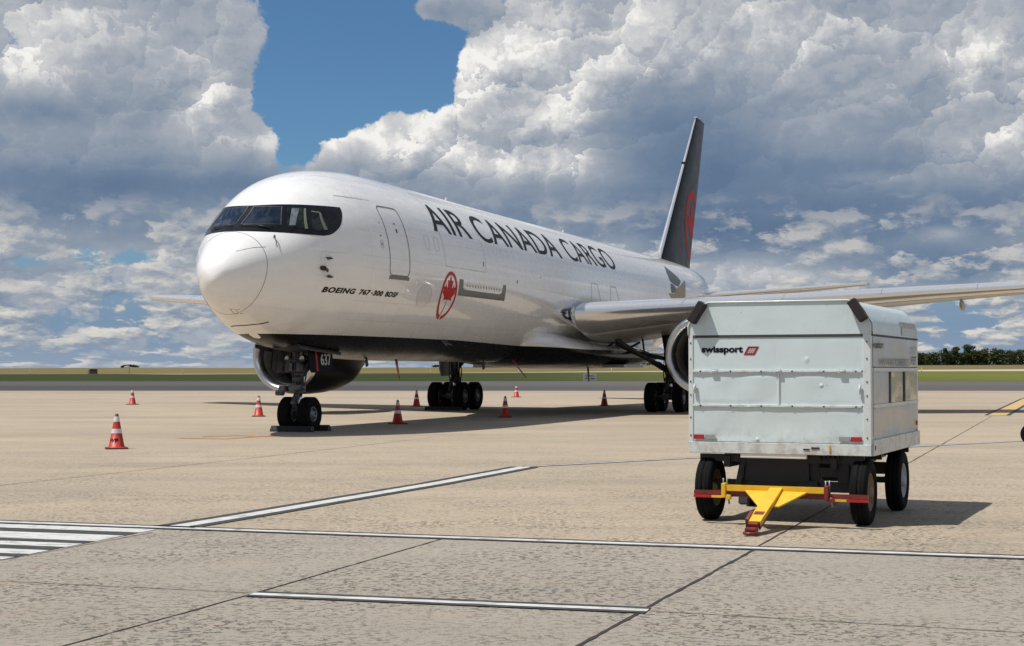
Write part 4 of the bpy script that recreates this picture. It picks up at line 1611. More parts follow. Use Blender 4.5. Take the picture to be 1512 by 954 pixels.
# main gear
for side in (-1, 1):
    X, Y = MG_X, side * 4.65
    mb = MB()
    mb.tube([(X, Y, .62), (X, Y, 1.35)], .11, 16, 0)
    mb.tube([(X, Y, 1.25), (X - .05, Y, 2.2), (X - .08, Y - side * .15, 3.3)], [.19, .20, .21], 18, 1)
    mb.tube([(X, Y, 1.22), (X, Y, 1.36)], .235, 18, 1)
    mb.bar((X - .78, Y, .60), (X + .78, Y, .60), .24, .22, 1)
    for dx in (-.71, .71): mb.tube([(X + dx, Y - .72, .585), (X + dx, Y + .72, .585)], .09, 12, 1)
    mb.bar((X + .22, Y, 1.25), (X + .46, Y, .95), .20, .06, 1); mb.bar((X + .46, Y, .95), (X + .18, Y, .68), .20, .06, 1)
    mb.tube([(X - .75, Y, .78), (X - .30, Y, 1.4)], .05, 10, 1)
    # side brace towards the body, drag brace forwards
    mb.tube([(X - .1, Y - side * .15, 1.75), (X - 1.9, side * 2.95, 2.72)], .085, 12, 1)
    mb.tube([(X - .1, Y - side * .10, 1.60), (X - 3.1, side * 3.3, 2.85)], .075, 12, 1)
    mb.tube([(X - 1.2, side * 3.62, 2.30), (X - 2.4, side * 3.0, 2.92)], .06, 10, 1)
    mb.tube([(X - .05, Y - side * .1, 2.1), (X + .2, side * 2.6, 2.5)], .085, 12, 1)
    mb.bar((X - 2.0, side * 3.1, 2.75), (X - .6, side * 3.9, 2.35), .10, .04, 0)
    mb.tube([(X - 1.5, side * 3.4, 2.55), (X - 1.9, side * 3.9, 2.75)], .05, 8, 1); mb.tube([(X - 2.3, side * 3.1, 2.82), (X - 2.0, side * 2.4, 2.45)], .05, 8, 1)
    mb.tube([(X - .1, Y, 2.0), (X - .9, Y + side * .1, 2.95)], .05, 8, 1); mb.tube([(X - .9, side * 3.85, 2.1), (X - .7, side * 3.7, 2.9)], .04, 8, 1)
    for k in range(7):
        a = k * .9; mb.tube([(X - .2 * cos(a), Y + .2 * sin(a), .8), (X - .26 * cos(a + .3), Y + .27 * sin(a + .4), 1.5), (X - .24 * cos(a), Y + .25 * sin(a), 2.5)], .02, 6, 2)
    for k in range(5):
        mb.bbox((X - .25, Y + (-.12 + .1 * (k % 3)), .95 + .3 * k), (.12, .14, .12), .02, 2)
    mg = mb.build('main_gear', [M['chrome'], M['gear_dark'], M['black']], plane)
    for dx in (-.71, .71):
        for dy in (-.57, .57):
            add_wheel(mg, (X + dx, Y + dy, .585), .585, .43, .27)
    # door hanging outboard of the leg
    mb = MB()
    yo = Y + side * .42
    out = [(X - .75, 2.95), (X + .70, 2.95), (X + .62, 1.75), (X + .42, 1.42), (X - .48, 1.42), (X - .66, 1.70)]
    a = [(x, yo, z) for x, z in out]; b = [(x, yo + side * .06, z) for x, z in out]; n = len(out)
    mb.add(a, [list(range(n))], 1); mb.add(b, [list(range(n))[::-1]], 0); mb.add(a + b, [(i, (i + 1) % n, n + (i + 1) % n, n + i) for i in range(n)], 0)
    mb.build('main_gear_door', [M['grey_fair'], M['gear_dark']], plane)
    # open inner bay edge
    mb = MB()
    mb.bbox((X - .2, side * 2.75, 1.83), (3.0, .9, .12), .03)
    mb.build('gear_bay_door', M['grey_fair'], plane)

# ------------------------------------------------------------------ baggage cart
CW, CL = 2.03, 2.95
CY = radians(24)
cart = empty('baggage_cart', (1.986, 17.42, 0), -CY)
tag(cart, 'white dented metal baggage cart with yellow tow bar standing on four rubber wheels', 'baggage cart')


def cart_paint(name, col, met=0.0, rough=.42, waves=.5):
    m, g, b = new_mat(name)
    P = obj_co(g); x, y, z = g.sep(P)
    n = g.noise(P, 1.5, 5, .6); n2 = g.noise(P, 16, 5, .7)
    c = g.mix(g.lin(n, .3, .7), col, tuple(v * .93 for v in col))
    scr = g.noise(g.v('MULTIPLY', P, (1, 1, 5)), 5, 6, .75)
    c = g.mix(g.sstep(scr, .66, .72, 0, .35), c, (.30, .29, .27))
    c = g.mix(g.sstep(n2, .60, .78, 0, .30), c, (.38, .37, .34))
    # rust spots and grime towards the sill
    r = g.noise(P, 38, 3, .6)
    c = g.mix(g.m('MULTIPLY', g.sstep(r, .69, .73), g.sstep(g.noise(P, 2.4, 3, .5), .50, .60)), c, (.10, .06, .04))
    low = g.m('MULTIPLY', g.sstep(z, 1.15, .78), g.sstep(g.noise(P, 7, 5, .7), .42, .66, 0, .5))
    c = g.mix(low, c, (.27, .22, .16))
    edge_ = g.m('MULTIPLY', g.m('MAXIMUM', g.sstep(g.m('ABSOLUTE', g.m('SUBTRACT', z, 1.66)), .05, .0), g.m('MAXIMUM', g.sstep(g.m('ABSOLUTE', g.m('SUBTRACT', z, 1.275)), .05, .0), g.sstep(g.m('ABSOLUTE', g.m('SUBTRACT', z, .88)), .04, .0))), g.sstep(g.noise(g.v('MULTIPLY', P, (3, 3, 14)), 3, 5, .7), .50, .64, 0, .45))
    c = g.mix(edge_, c, (.17, .13, .09))
    drip = g.noise(g.v('MULTIPLY', P, (9, 9, .8)), 1.6, 4, .6)
    c = g.mix(g.sstep(drip, .58, .75, 0, .16), c, (.32, .31, .28))
    g.put(b.inputs['Base Color'], c)
    b.inputs['Metallic'].default_value = met
    g.put(b.inputs['Roughness'], g.lin(n, .3, .7, rough * .85, rough * 1.15))
    b.inputs['Coat Weight'].default_value = .25 if not met else 0
    b.inputs['Coat Roughness'].default_value = .15
    dent = g.voro(P, 3.1, 'SMOOTH_F1', 1.0, smooth=.6)
    d1 = g.sstep(dent, .10, .0)
    big = g.noise(P, 1.6, 3, .5)
    h = g.m('ADD', g.m('MULTIPLY', big, waves), g.m('MULTIPLY', d1, .35))
    bump(g, b, h, .55, .06)
    return m


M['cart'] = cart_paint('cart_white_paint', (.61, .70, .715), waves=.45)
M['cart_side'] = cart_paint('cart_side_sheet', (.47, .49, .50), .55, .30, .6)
M['cart_alu'] = cart_paint('cart_bright_sheet', (.42, .40, .36), .95, .16, .10)
M['cart_edge'] = cart_paint('cart_edge_paint', (.64, .68, .675), waves=.1)
M['cart_gap'] = simple('cart_gap', (.05, .05, .048), .7)
M['yellow'] = simple('yellow_metal_paint', (.72, .42, .012), .42, var=.12, scale=8, coat=.2, dirt=((.20, .09, .03), 9, .60, .8), bmp=.1)
M['red_bar'] = simple('red_metal_paint', (.15, .014, .009), .45, var=.35, scale=7, dirt=((.05, .03, .02), 6, .55, .7), coat=.2)
M['red_tape'] = simple('red_reflector', (.36, .012, .016), .4, var=.25, coat=.1)
M['grey_tape'] = simple('grey_reflector', (.28, .29, .28), .3, var=.15)
M['chassis'] = simple('cart_chassis_black', (.014, .014, .015), .6, var=.4, scale=5)
M['rim_rust'] = simple('ochre_wheel_rim', (.17, .11, .05), .55, var=.3, scale=5)
M['rim_grey'] = simple('grey_wheel_rim', (.33, .35, .37), .45, var=.2, scale=5)

Z0, Z1, Z2 = .765, 2.065, 2.43
# corner posts, sill, roof: body
mb = MB()
prof = [(0, Z1), (0, 2.17), (.035, 2.24), (.10, 2.345), (.17, 2.41), (.245, Z2)]
prof = prof + [(CW - a, b) for a, b in prof[::-1]]


def cart_box(name, lo, hi, mat, b=.006, parent=None):
    mb = MB(); mb.bbox(((lo[0] + hi[0]) / 2, (lo[1] + hi[1]) / 2, (lo[2] + hi[2]) / 2), (hi[0] - lo[0], hi[1] - lo[1], hi[2] - lo[2]), b)
    return mb.build(name, mat, parent or cart)


# front wall as one dented sheet
def wall_sheet(name, x0, x1, z0, z1, y, mat, amp, seed, parent, axis='x', n=36, m=24):
    mb = MB(); rows = []
    for j in range(m + 1):
        row = []
        for i in range(n + 1):
            u = i / n; v = j / m
            a = x0 + (x1 - x0) * u; z = z0 + (z1 - z0) * v
            e = min(1, 8 * u, 8 * (1 - u)) * min(1, 6 * v, 6 * (1 - v))
            d = amp * e * (mnoise.noise(Vector((a * 1.3 + seed, z * 1.7, seed))) + .5 * mnoise.noise(Vector((a * 3.7 + seed, z * 4.1, 5))))
            row.append((a, y - d, z) if axis == 'x' else (y + d, a, z))
        rows.append(row)
    mb.grid(rows)
    return mb.build(name, mat, parent)


core = cart_box('cargo_box', (.012, .012, Z0 + .02), (CW - .012, CL - .012, Z1), M['cart'])
wall_sheet('front_panel', .05, CW - .06, .885, 1.275, -.004, M['cart'], .012, 3.1, core)
wall_sheet('front_panel', .05, 1.015, 1.29, 1.655, -.003, M['cart'], .014, 7.7, core)
wall_sheet('front_panel', 1.035, CW - .06, 1.29, 1.655, -.003, M['cart'], .012, 1.7, core)
wall_sheet('front_panel', .05, CW - .06, 1.672, 2.035, -.003, M['cart'], .0012, 5.2, core)
for (lo, hi) in (((0, -.014, Z0), (.052, .09, Z1)), ((CW - .085, -.014, Z0), (CW, .09, Z1)), ((0, CL - .06, Z0), (.06, CL, Z1)), ((CW - .05, CL - .06, Z0), (CW + .004, CL, Z1))):
    cart_box('corner_post', lo, hi, M['cart_edge'], parent=core)
for z in (1.283, 1.664):
    cart_box('front_rail', (.045, -.022, z - .013), (CW - .10, .004, z + .013), M['cart_edge'], .004, core)
    # rivet heads on the rail
cart_box('centre_rail', (1.015, -.018, 1.297), (1.035, .002, 1.651), M['cart_edge'], .004, core)
cart_box('roof_gap', (.03, -.010, 2.036), (CW - .03, .006, 2.060), M['cart_gap'], .002, core)
for i in range(6):
    for z in (1.266, 1.684):
        mb = MB(); x = .14 + i * (CW - .3) / 5
        mb.lathe([(.001, -.030), (.010, -.027), (.013, -.015)], axis='y', c=(x, 0, z + (.017 if z < 1.5 else -.02)), n=8)
        mb.build('rivet', M['gear'], core)
cart_box('front_sill', (0, -.020, Z0 - .01), (CW, .05, .878), M['cart_edge'], .006, core)
cart_box('side_sill', (CW - .03, .05, Z0 - .01), (CW + .022, CL + .02, .925), M['cart_edge'], .006, core)
mb = MB(); mb.bbox((CW + .018, .10, .84), (.02, .035, .05), .008); mb.build('lashing_hole', M['black'], core)
# right side: lower sheet, row of bright panels, upper sheet
sx = CW + .004
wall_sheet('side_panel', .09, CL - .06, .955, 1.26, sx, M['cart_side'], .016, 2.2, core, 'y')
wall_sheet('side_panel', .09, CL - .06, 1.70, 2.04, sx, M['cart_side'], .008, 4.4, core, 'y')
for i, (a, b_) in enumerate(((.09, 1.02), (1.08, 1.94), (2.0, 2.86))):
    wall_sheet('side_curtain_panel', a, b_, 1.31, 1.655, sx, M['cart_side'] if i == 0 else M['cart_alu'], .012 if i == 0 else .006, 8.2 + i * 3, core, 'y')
for a in (1.05, 1.97): cart_box('side_post', (sx - .01, a - .022, 1.30), (sx + .016, a + .022, 1.66), M['gear'], .003, core)
for z, h in ((1.285, .022), (1.68, .022)): cart_box('side_rail', (sx - .01, .09, z - h), (sx + .014, CL - .05, z + h), M['cart_edge'], .004, core)
cart_box('side_gap', (sx - .01, .03, 2.045), (sx + .006, CL - .01, 2.062), M['cart_gap'], .002, core)
cart_box('side_gap', (sx - .01, .09, 1.70), (sx + .007, CL - .06, 1.712), M['cart_gap'], .002, core)
# latches, hinges and a stencil plate on the front
for x in (.30, 1.02, 1.72):
    mb = MB(); mb.bbox((x, -.026, 1.664), (.075, .018, .050), .004); mb.tube([(x - .03, -.036, 1.664), (x + .03, -.036, 1.664)], .007, 6); mb.build('flap_hinge', M['cart_edge'], core)
for x in (.075, CW - .115):
    mb = MB(); mb.bbox((x, -.028, 1.47), (.03, .02, .11), .004); mb.tube([(x, -.045, 1.43), (x, -.045, 1.51)], .008, 6); mb.build('flap_latch', M['cart_edge'], core)
mb = MB(); mb.bbox((CW - .60, -.024, .83), (.09, .006, .022), .002); mb.build('stencil_plate', M['gear_dark'], core)
mb = MB(); mb.bbox((CW - .70, -.024, .815), (.07, .006, .016), .002); mb.build('stencil_plate', M['gear_dark'], core)
for z in (.95, 1.15, 1.40, 1.55, 1.80, 1.98):
    for x in (.025, CW - .042):
        mb = MB(); mb.lathe([(.001, -.022), (.008, -.020), (.010, -.012)], axis='y', c=(x, 0, z), n=8); mb.build('rivet', M['gear_dark'], core)
# roof shell
mb = MB()
rows = [[(x, y, z) for x, z in prof] for y in (-.012, CL * .33, CL * .66, CL + .01)]
mb.grid(rows, smooth=False)
mb.add(rows[0], [list(range(len(prof)))]); mb.add(rows[-1], [list(range(len(prof)))[::-1]])
roof = mb.build('roof', M['cart'], cart, sharp=40)
mb = MB(); mb.add([(CW + .006, CL * .62, 2.085), (CW + .006, CL * .99, 2.085), (CW + .006, CL * .99, 2.17), (CW - .03, CL * .99, 2.25), (CW - .03, CL * .62, 2.25), (CW + .006, CL * .62, 2.17)], [(0, 1, 2, 5), (5, 2, 3, 4)])
mb.build('roof_patch', M['cart_side'], roof)
mb = MB()
for i in range(4):
    z = 2.185 + i * .018
    mb.bar((CW - .0 - i * .008, CL * .62, z), (CW - .0 - i * .008, CL * .97, z), .012, .008)
mb.build('roof_vent', M['white_mark'], roof)
# rims of the roof front
mb = MB()
pr = [Vector((x, -.018, z)) for x, z in prof]
mb.tube(pr, .010, 6)
mb.build('roof_front_rim', M['cart_edge'], roof)
# crumpled flashing on the right roof corner
mb = MB()
rows = []
for j in range(4):
    row = []
    for i in range(14):
        t = i / 13
        k = prof[6:][min(5, int(t * 5))]; k2 = prof[6:][min(5, int(t * 5) + 1)]; f = t * 5 - int(t * 5)
        x = k[0] + (k2[0] - k[0]) * f; z = k[1] + (k2[1] - k[1]) * f
        row.append((x + .012 + .012 * mnoise.noise(Vector((i * .9, j * .8, 2))), .03 + j * .05 + .02 * mnoise.noise(Vector((i * 1.3, 0, 4))), z + .012 * mnoise.noise(Vector((i * .8, j, 9)))))
    rows.append(row)
mb.grid(rows)
mb.build('corner_flashing', M['cart_edge'], roof)
# black rubber stops at the roof corners, standing out from the front
for s, xc in ((1, .120), (-1, CW - .125)):
    mb = MB()
    rot = Matrix.Rotation(-s * radians(32), 3, 'Y').inverted() if False else Matrix.Rotation(s * radians(33), 3, 'Y')
    mb.bbox((xc, -.064, 2.318), (.096, .125, .255), .012, rot=rot)
    mb.build('rubber_stop', M['rubber'], cart)
# reflectors
for x0, first in ((.062, 'red'), (CW - .345, 'grey')):
    for k in range(2):
        red = (first == 'red') == (k == 0)
        a = x0 + (.0 if k == 0 else .128)
        cart_box('reflector', (a, -.024, .908), (a + .118, -.012, .958), M['red_tape'] if red else M['grey_tape'], .002)
cart_box('reflector', (sx, CL - .16, 1.0), (sx + .012, CL - .10, 1.055), M['red_tape'], .002)
cart_box('yellow_tag', (CW - .455, -.030, .79), (CW - .435, -.020, .865), M['yellow'], .002)
# lettering on the front and the side
def flat_text(name, body, o, u, v, w, h, mat, parent, **k):
    bm, bb = text_bm(body, **k)
    o, u, v = Vector(o), Vector(u), Vector(v)
    for p in bm.verts:
        a = (p.co.x - bb[0]) / (bb[1] - bb[0]) * w; c = (p.co.y - bb[2]) / (bb[3] - bb[2]) * h
        p.co = o + u * a + v * c
    return finish_bm(bm, name, mat, parent, False)


flat_text('company_lettering', 'swissport', (.150, -.0062, 1.848), (1, 0, 0), (0, 0, 1), .475, .094, M['ink'], cart, bold=.045, space=1.0)
# red slanted field with a white cross
lx, lz = .632, 1.842
LG = lambda a, b: (lx + a * .125 + b * .052, -.0062, lz + b * .095)
mb = MB()
def lq(a0, b0, a1, b1, mi, dy=0):
    p = [LG(a0, b0), LG(a1, b0), LG(a1, b1), LG(a0, b1)]
    mb.add([(q[0], q[1] - dy, q[2]) for q in p], [(0, 1, 2, 3)], mi)
lq(0, 0, 1, 1, 0); lq(.22, .30, .82, .36, 1, .001); lq(.22, .46, .82, .54, 1, .001); lq(.22, .64, .82, .70, 1, .001); lq(.30, .20, .38, .80, 1, .002); lq(.49, .20, .57, .80, 1, .002); lq(.68, .20, .76, .80, 1, .002)
mb.build('company_emblem', [simple('emblem_red', (.30, .012, .03), .4), M['white_mark']], cart)
flat_text('side_lettering', 'swissport', (sx + .026, .13, 1.89), (0, 1, 0), (0, 0, 1), .42, .10, M['ink'], cart, bold=.04)
flat_text('side_lettering', '17', (sx + .026, 2.46, 1.86), (0, 1, 0), (0, 0, 1), .20, .10, M['grey_mark'], cart, bold=.02)
flat_text('side_lettering', '397', (sx + .026, 2.44, 1.735), (0, 1, 0), (0, 0, 1), .24, .11, M['ink'], cart, bold=.02)
flat_text('side_lettering', 'NVI VIIA TOBBES', (sx + .026, .50, 1.725), (0, 1, 0), (0, 0, 1), 1.70, .085, M['grey_mark'], cart, bold=.02)
# underframe
mb = MB()
for x in (.42, CW - .42): mb.bar((x, .05, .66), (x, CL - .05, .66), .07, .12)
for y in (.12, 1.1, 2.1, 2.85): mb.bar((.1, y, .70), (CW - .1, y, .70), .06, .08)
mb.bar((.16, 2.17, .50), (CW - .16, 2.17, .50), .09, .14)
mb.bar((.2, 2.17, .36), (CW - .2, 2.17, .36), .07, .07)
for x in (.45, CW - .45): mb.bar((x, 1.95, .60), (x, 2.40, .60), .08, .06); mb.bar((x, 1.8, .54), (x, 2.5, .54), .06, .03)
mb.bar((.95, .2, .42), (.95, 2.17, .42), .08, .10)
chs = mb.build('underframe', M['chassis'], cart)
mb = MB()
mb.bbox((.96, .36, .575), (.74, .50, .26), .02)
mb.bbox((.96, .30, .40), (.92, .34, .14), .02)
mb.bar((.20, .20, .40), (CW - .12, .20, .40), .10, .11)
mb.bar((1.30, .20, .56), (CW - .15, .20, .56), .08, .10)
mb.bar((CW - .33, .2, .75), (CW - .33, .2, .45), .16, .12)
mb.bar((1.36, .2, .75), (1.40, .2, .40), .10, .10)
mb.bar((.60, .10, .73), (.52, .06, .30), .05, .05)
mb.bar((.62, .05, .30), (.62, .02, .20), .10, .10)
mb.build('turntable_axle', M['chassis'], cart)
mb = MB(); mb.bbox((.96, .02, .735), (.74, .06, .055), .012); mb.build('front_step_plate', M['fairing_white'], cart)
mb = MB()
for k in range(5): mb.bar((1.45 + .05 * k, .06, .75), (1.47 + .05 * k, .06, .69 + .02 * (k % 2)), .03, .02)
mb.build('wire_loom', M['rubber'], cart)
# wheels
tyre_me = None
for (x, y, rim, tw) in ((.19, .20, 'rim_rust', 0), (1.90, .20, 'rim_rust', 0), (.15, 2.17, 'rim_grey', 0), (1.91, 2.17, 'rim_grey', 0)):
    R, W = .358, .185
    o = MB()
    w = W / 2
    o.lathe([(.205, w * .80), (.225, w * .95), (.29, w * 1.02), (.335, w * .92), (R - .006, w * .74), (R, w * .60), (R - .010, w * .53), (R, w * .46), (R, w * .10), (R - .012, w * .05), (R - .012, -w * .05), (R, -w * .10), (R, -w * .46), (R - .010, -w * .53), (R, -w * .60), (R - .006, -w * .74), (.335, -w * .92), (.29, -w * 1.02), (.225, -w * .95), (.205, -w * .80)], axis='z', n=40)
    o.v = [(p[2], p[0], p[1]) for p in o.v]
    t = o.build('tyre', M['tyre'], cart); t.location = (x, y, R)
    h = MB()
    for s in (1, -1):
        h.lathe([(.205, s * w * .80), (.195, s * w * .86), (.185, s * w * .60), (.12, s * w * .35), (.085, s * w * .40), (.07, s * w * .85), (.045, s * w * 1.05), (.001, s * w * 1.05)], axis='z', n=28)
        for k in range(5):
            a = 2 * pi * k / 5; h.lathe([(.001, s * (w * .46)), (.014, s * (w * .46)), (.014, s * w * .30)], axis='z', c=(.125 * cos(a), .125 * sin(a), 0), n=6)
    h.v = [(p[2], p[0], p[1]) for p in h.v]
    hb = h.build('wheel_rim', M[rim], t)
# tow bar
bz, by = .365, -.30
mb = MB()
mb.bar((.50, by, .395), (1.62, by, .395), .085, .065, 0)
mb.bar((.50, by - .05, .40), (1.62, by - .05, .40), .012, .06, 0)
mb.bar((.50, by + .02, .330), (1.62, by + .02, .330), .06, .055, 1)
eye = Vector((1.075, -1.36, .075)); top = Vector((1.08, by - .03, .40))
mb.bar(top, eye.lerp(top, .12), .135, .05, 0)
mb.bar(top + Vector((.055, 0, -.03)), eye.lerp(top, .12) + Vector((.055, 0, -.03)), .014, .07, 1)
g1 = [Vector((.74, by - .055, .365)), Vector((1.02, by - .055, .365)), Vector((1.04, by - .42, .235)), Vector((.98, by - .42, .235))]
g2 = [Vector((1.14, by - .055, .365)), Vector((1.42, by - .055, .365)), Vector((1.20, by - .42, .235)), Vector((1.13, by - .42, .235))]
for q in (g1, g2):
    up = [p + Vector((0, -.012, .016)) for p in q]
    mb.add(q + up, [(3, 2, 1, 0), (4, 5, 6, 7), (0, 1, 5, 4), (1, 2, 6, 5), (2, 3, 7, 6), (3, 0, 4, 7)], 0)
tow = mb.build('tow_bar', [M['yellow'], M['red_bar']], cart)
mb = MB()
a = eye.lerp(top, .40); 
mb.bar(eye.lerp(top, .36), eye + Vector((0, .07, .012)), .105, .055, 0)
mb.bar(eye.lerp(top, .34) + Vector((-.085, 0, -.01)), eye.lerp(top, .12) + Vector((-.075, 0, -.005)), .03, .10, 0)
ring = [(eye.x + .062 * cos(2 * pi * k / 20), eye.y - .02 + .062 * sin(2 * pi * k / 20), eye.z - .045) for k in range(21)]
mb.tube(ring, .017, 8, 0, caps=False)
mb.bbox((eye.x, eye.y + .03, eye.z - .015), (.12, .13, .05), .02, 0)
mb.build('tow_eye', [M['red_bar'], M['hub']], tow)
for x0, x1, ys in ((.155, .49, (.36, .49)), (1.63, 2.05, (1.69, 1.83))):
    mb = MB()
    mb.bar((x0, by, .342), (x1, by, .342), .05, .042, 0)
    mb.bar((x0, by - .02, .302), (x1, by - .02, .302), .035, .030, 1)
    mb.bar((ys[0], by - .042, .302), (ys[1], by - .042, .302), .004, .026, 2)
    mb.build('guard_bar', [M['red_bar'], M['red_tape'], M['yellow']], tow)
for x in (.50, 1.62):
    mb = MB()
    mb.bbox((x, by - .01, .37), (.05, .12, .16), .01, 0)
    mb.tube([(x - .018, by, .36), (x - .018, by, .50)], .008, 6, 1); mb.tube([(x + .022, by, .36), (x + .022, by, .505)], .008, 6, 1)
    mb.tube([(x + .05, by - .06, .33), (x + .07, by - .08, .23)], .012, 6, 1)
    mb.bbox((x + .06, by - .06, .30), (.05, .05, .05), .008, 0)
    mb.build('hinge_bracket', [M['yellow'] if x < 1 else M['red_bar'], M['hub']], tow)

# ------------------------------------------------------------------ traffic cones
M['cone'] = simple('orange_cone_plastic', (.43, .024, .010), .5, var=.14, scale=7, dirt=((.20, .05, .03), 8, .6, .6))
M['cone_dark'] = simple('cone_tip', (.10, .012, .010), .5)
M['cone_white'] = simple('cone_reflective_band', (.62, .62, .64), .35, var=.08)
M['cone_base'] = simple('cone_base_rubber', (.10, .020, .012), .6, var=.3)
CH = .745


def cone_r(z): return .168 - (z - .03) * (.168 - .034) / (CH - .03)


def make_cone():
    r = empty('traffic_cone')
    mb = MB()
    mb.lathe([(.20, .030), (.185, .045), (.172, .05), (cone_r(.05), .052), (cone_r(.62), .62), (cone_r(CH - .03), CH - .03), (.026, CH), (.001, CH)], n=28, mis=[0, 0, 0, 0, 0, 1, 1])
    mb.build('cone_body', [M['cone'], M['cone_dark']], r)
    mb = MB()
    pts = rrect(-.235, -.235, .235, .235, .05)
    n = len(pts)
    mb.add([(x, y, 0) for x, y in pts] + [(x, y, .022) for x, y in pts] + [(x * .93, y * .93, .032) for x, y in pts],
           [list(range(n))[::-1], [2 * n + i for i in range(n)]] + [(i, (i + 1) % n, n + (i + 1) % n, n + i) for i in range(n)] + [(n + i, n + (i + 1) % n, 2 * n + (i + 1) % n, 2 * n + i) for i in range(n)])
    mb.build('cone_base', M['cone_base'], r)
    for a, b in ((.33, .425), (.575, .685)):
        mb = MB(); mb.lathe([(cone_r(a) + .003, a), (cone_r(b) + .003, b)], n=28); mb.build('reflective_band', M['cone_white'], r)
    return r


def copy_tree(o, parent=None):
    c = o.copy(); COL.objects.link(c); c.parent = parent
    for ch in list(o.children): copy_tree(ch, c)
    return c


cone0 = make_cone()
spots = [((171, 663), 'orange cone with black letters, nearest of the cones, out in front of the nose wheels'),
         ((195, 597.5), 'small far orange cone standing alone near the grass on the open apron'),
         ((381.5, 615.2), 'orange cone just in front of the big engine inlet behind the nose wheels'),
         ((587, 626.3), 'orange cone half in shade under the forward belly between nose wheels and main wheels'),
         ((746, 616.3), 'orange cone standing inside the aircraft shadow under the belly middle'),
         ((762.5, 586.6), 'tiny farthest orange cone with white top beyond the aircraft on bright concrete'),
         ((892.5, 599.5), 'dark looking shaded cone in front of the main wheels beside the cart'),
         ((615, 600.3), 'shaded cone right beside the far main wheels')]
for i, (p, lab) in enumerate(spots):
    q = at(*p)
    c = cone0 if i == 0 else copy_tree(cone0)
    c.location = (q.x, q.y + .06, .002); c.rotation_euler = (0, 0, .3 + i * .7)
    tag(c, lab, 'traffic cone', 'traffic cones around the aircraft')
# letters on the nearest cone
q = cone0.location
bm, bb = text_bm('WP', bold=.03, shear=.1)
for p in bm.verts:
    u = ((p.co.x - bb[0]) / (bb[1] - bb[0]) - .5) * .20; v = .14 + (p.co.y - bb[2]) / (bb[3] - bb[2]) * .085
    r = cone_r(v) + .003; ang = -pi / 2 + u / r + atan2(-q.x, q.y) * -1.0 - .3
    p.co = Vector((r * cos(ang), r * sin(ang), v))
finish_bm(bm, 'cone_lettering', M['ink'], cone0, False)

# ------------------------------------------------------------------ chocks by the wheels, streamers
def plane_w(x, y, z=0):
    """aircraft frame to world"""
    return NOSE + AX * x - LF * y + Vector((0, 0, z))


def chock(x, y, L, lab, dirx=1):
    r = empty('wheel_chock', plane_w(x, y, .002), pi / 2 - YAW)
    tag(r, lab, 'wheel chock', 'black rubber wheel chocks')
    mb = MB()
    s = dirx
    pr = [(-.13 * s, 0), (.12 * s, 0), (.10 * s, .05), (.03 * s, .155), (-.03 * s, .16), (-.11 * s, .06)]
    a = [(p[0], -L / 2, p[1]) for p in pr]; b = [(p[0], L / 2, p[1]) for p in pr]; n = len(pr)
    mb.add(a + b, [list(range(n)), [n + i for i in range(n)][::-1]] + [(i, n + i, n + (i + 1) % n, (i + 1) % n) for i in range(n)])
    mb.build('chock_block', M['rubber'], r)
    for yy in (-L / 2 - .012, L / 2 + .012):
        mb = MB(); mb.tube([(-.07, yy, .05), (-.03, yy, .13), (.03, yy, .13), (.07, yy, .05), (-.07, yy, .05)], .010, 6)
        mb.build('carrying_handle', M['hub'], r)


chock(NG_X - .47, -.02, 1.22, 'long black rubber chock lying in front of the nose wheels', 1)
chock(NG_X + .47, -.06, 1.22, 'long black rubber chock lying behind the nose wheels', -1)
chock(MG_X - .71 - .62, 4.65, 1.6, 'long black chock in front of the far main wheels', 1)


def streamer(x, y, z, L, sw, lab):
    r = empty('warning_streamer', plane_w(x, y, z), pi / 2 - YAW)
    tag(r, lab, 'streamer', 'red warning streamers hanging under the belly')
    n = 12
    for nm, mat, w0, w1, t0, t1 in (('ribbon', 'streamer', -.045, .045, 0, 1), ('ribbon_print', 'streamer_w', -.02, .02, .25, .8)):
        mb = MB(); rows = []
        for i in range(n + 1):
            t = t0 + (t1 - t0) * i / n
            cx_ = sw * t * t * .5; cy_ = -sw * t; cz_ = -L * t
            tw = .8 * t
            off = .003 if nm == 'ribbon_print' else 0
            rows.append([(cx_ + w * sin(tw) - off, cy_ + w * cos(tw) - off, cz_) for w in (w0, 0, w1)])
        mb.grid(rows)
        o = mb.build(nm, M[mat], r, fix=False)


streamer(9.0, -.9, 2.0, .62, .10, 'red and white warning ribbon hanging straight below the belly near the nose wheels')
streamer(18.4, -1.2, 2.02, .62, .42, 'slanting red warning ribbon blowing below the middle of the belly')
streamer(28.3, -.9, 1.80, .62, .04, 'dark warning ribbon hanging below the belly beside the main wheels')

# ------------------------------------------------------------------ small airfield things
sg = at(871, 563.4)
sgn = empty('airfield_sign', (sg.x, sg.y, 0), -.06)
tag(sgn, 'small grey information board standing at the edge of the grass beyond the taxiway', 'sign')
mb = MB(); mb.bbox((0, 0, .58), (1.95, .14, 1.04), .03); bd = mb.build('sign_board', simple('sign_face', (.30, .32, .30), .5), sgn)
for x in (-.7, .7):
    mb = MB(); mb.bar((x, .03, -.02), (x, .03, .2), .06, .06); mb.build('sign_leg', M['gear'], sgn)
for body, x, z, w, h in (('TAXIWAY', -.66, .72, 1.25, .17), ('P7', -.62, .33, .40, .19), ('20M', .05, .33, .62, .19)):
    flat_text('sign_lettering', body, (x, -.078, z), (1, 0, 0), (0, 0, 1), w, h, M['ink'], bd, bold=.03)

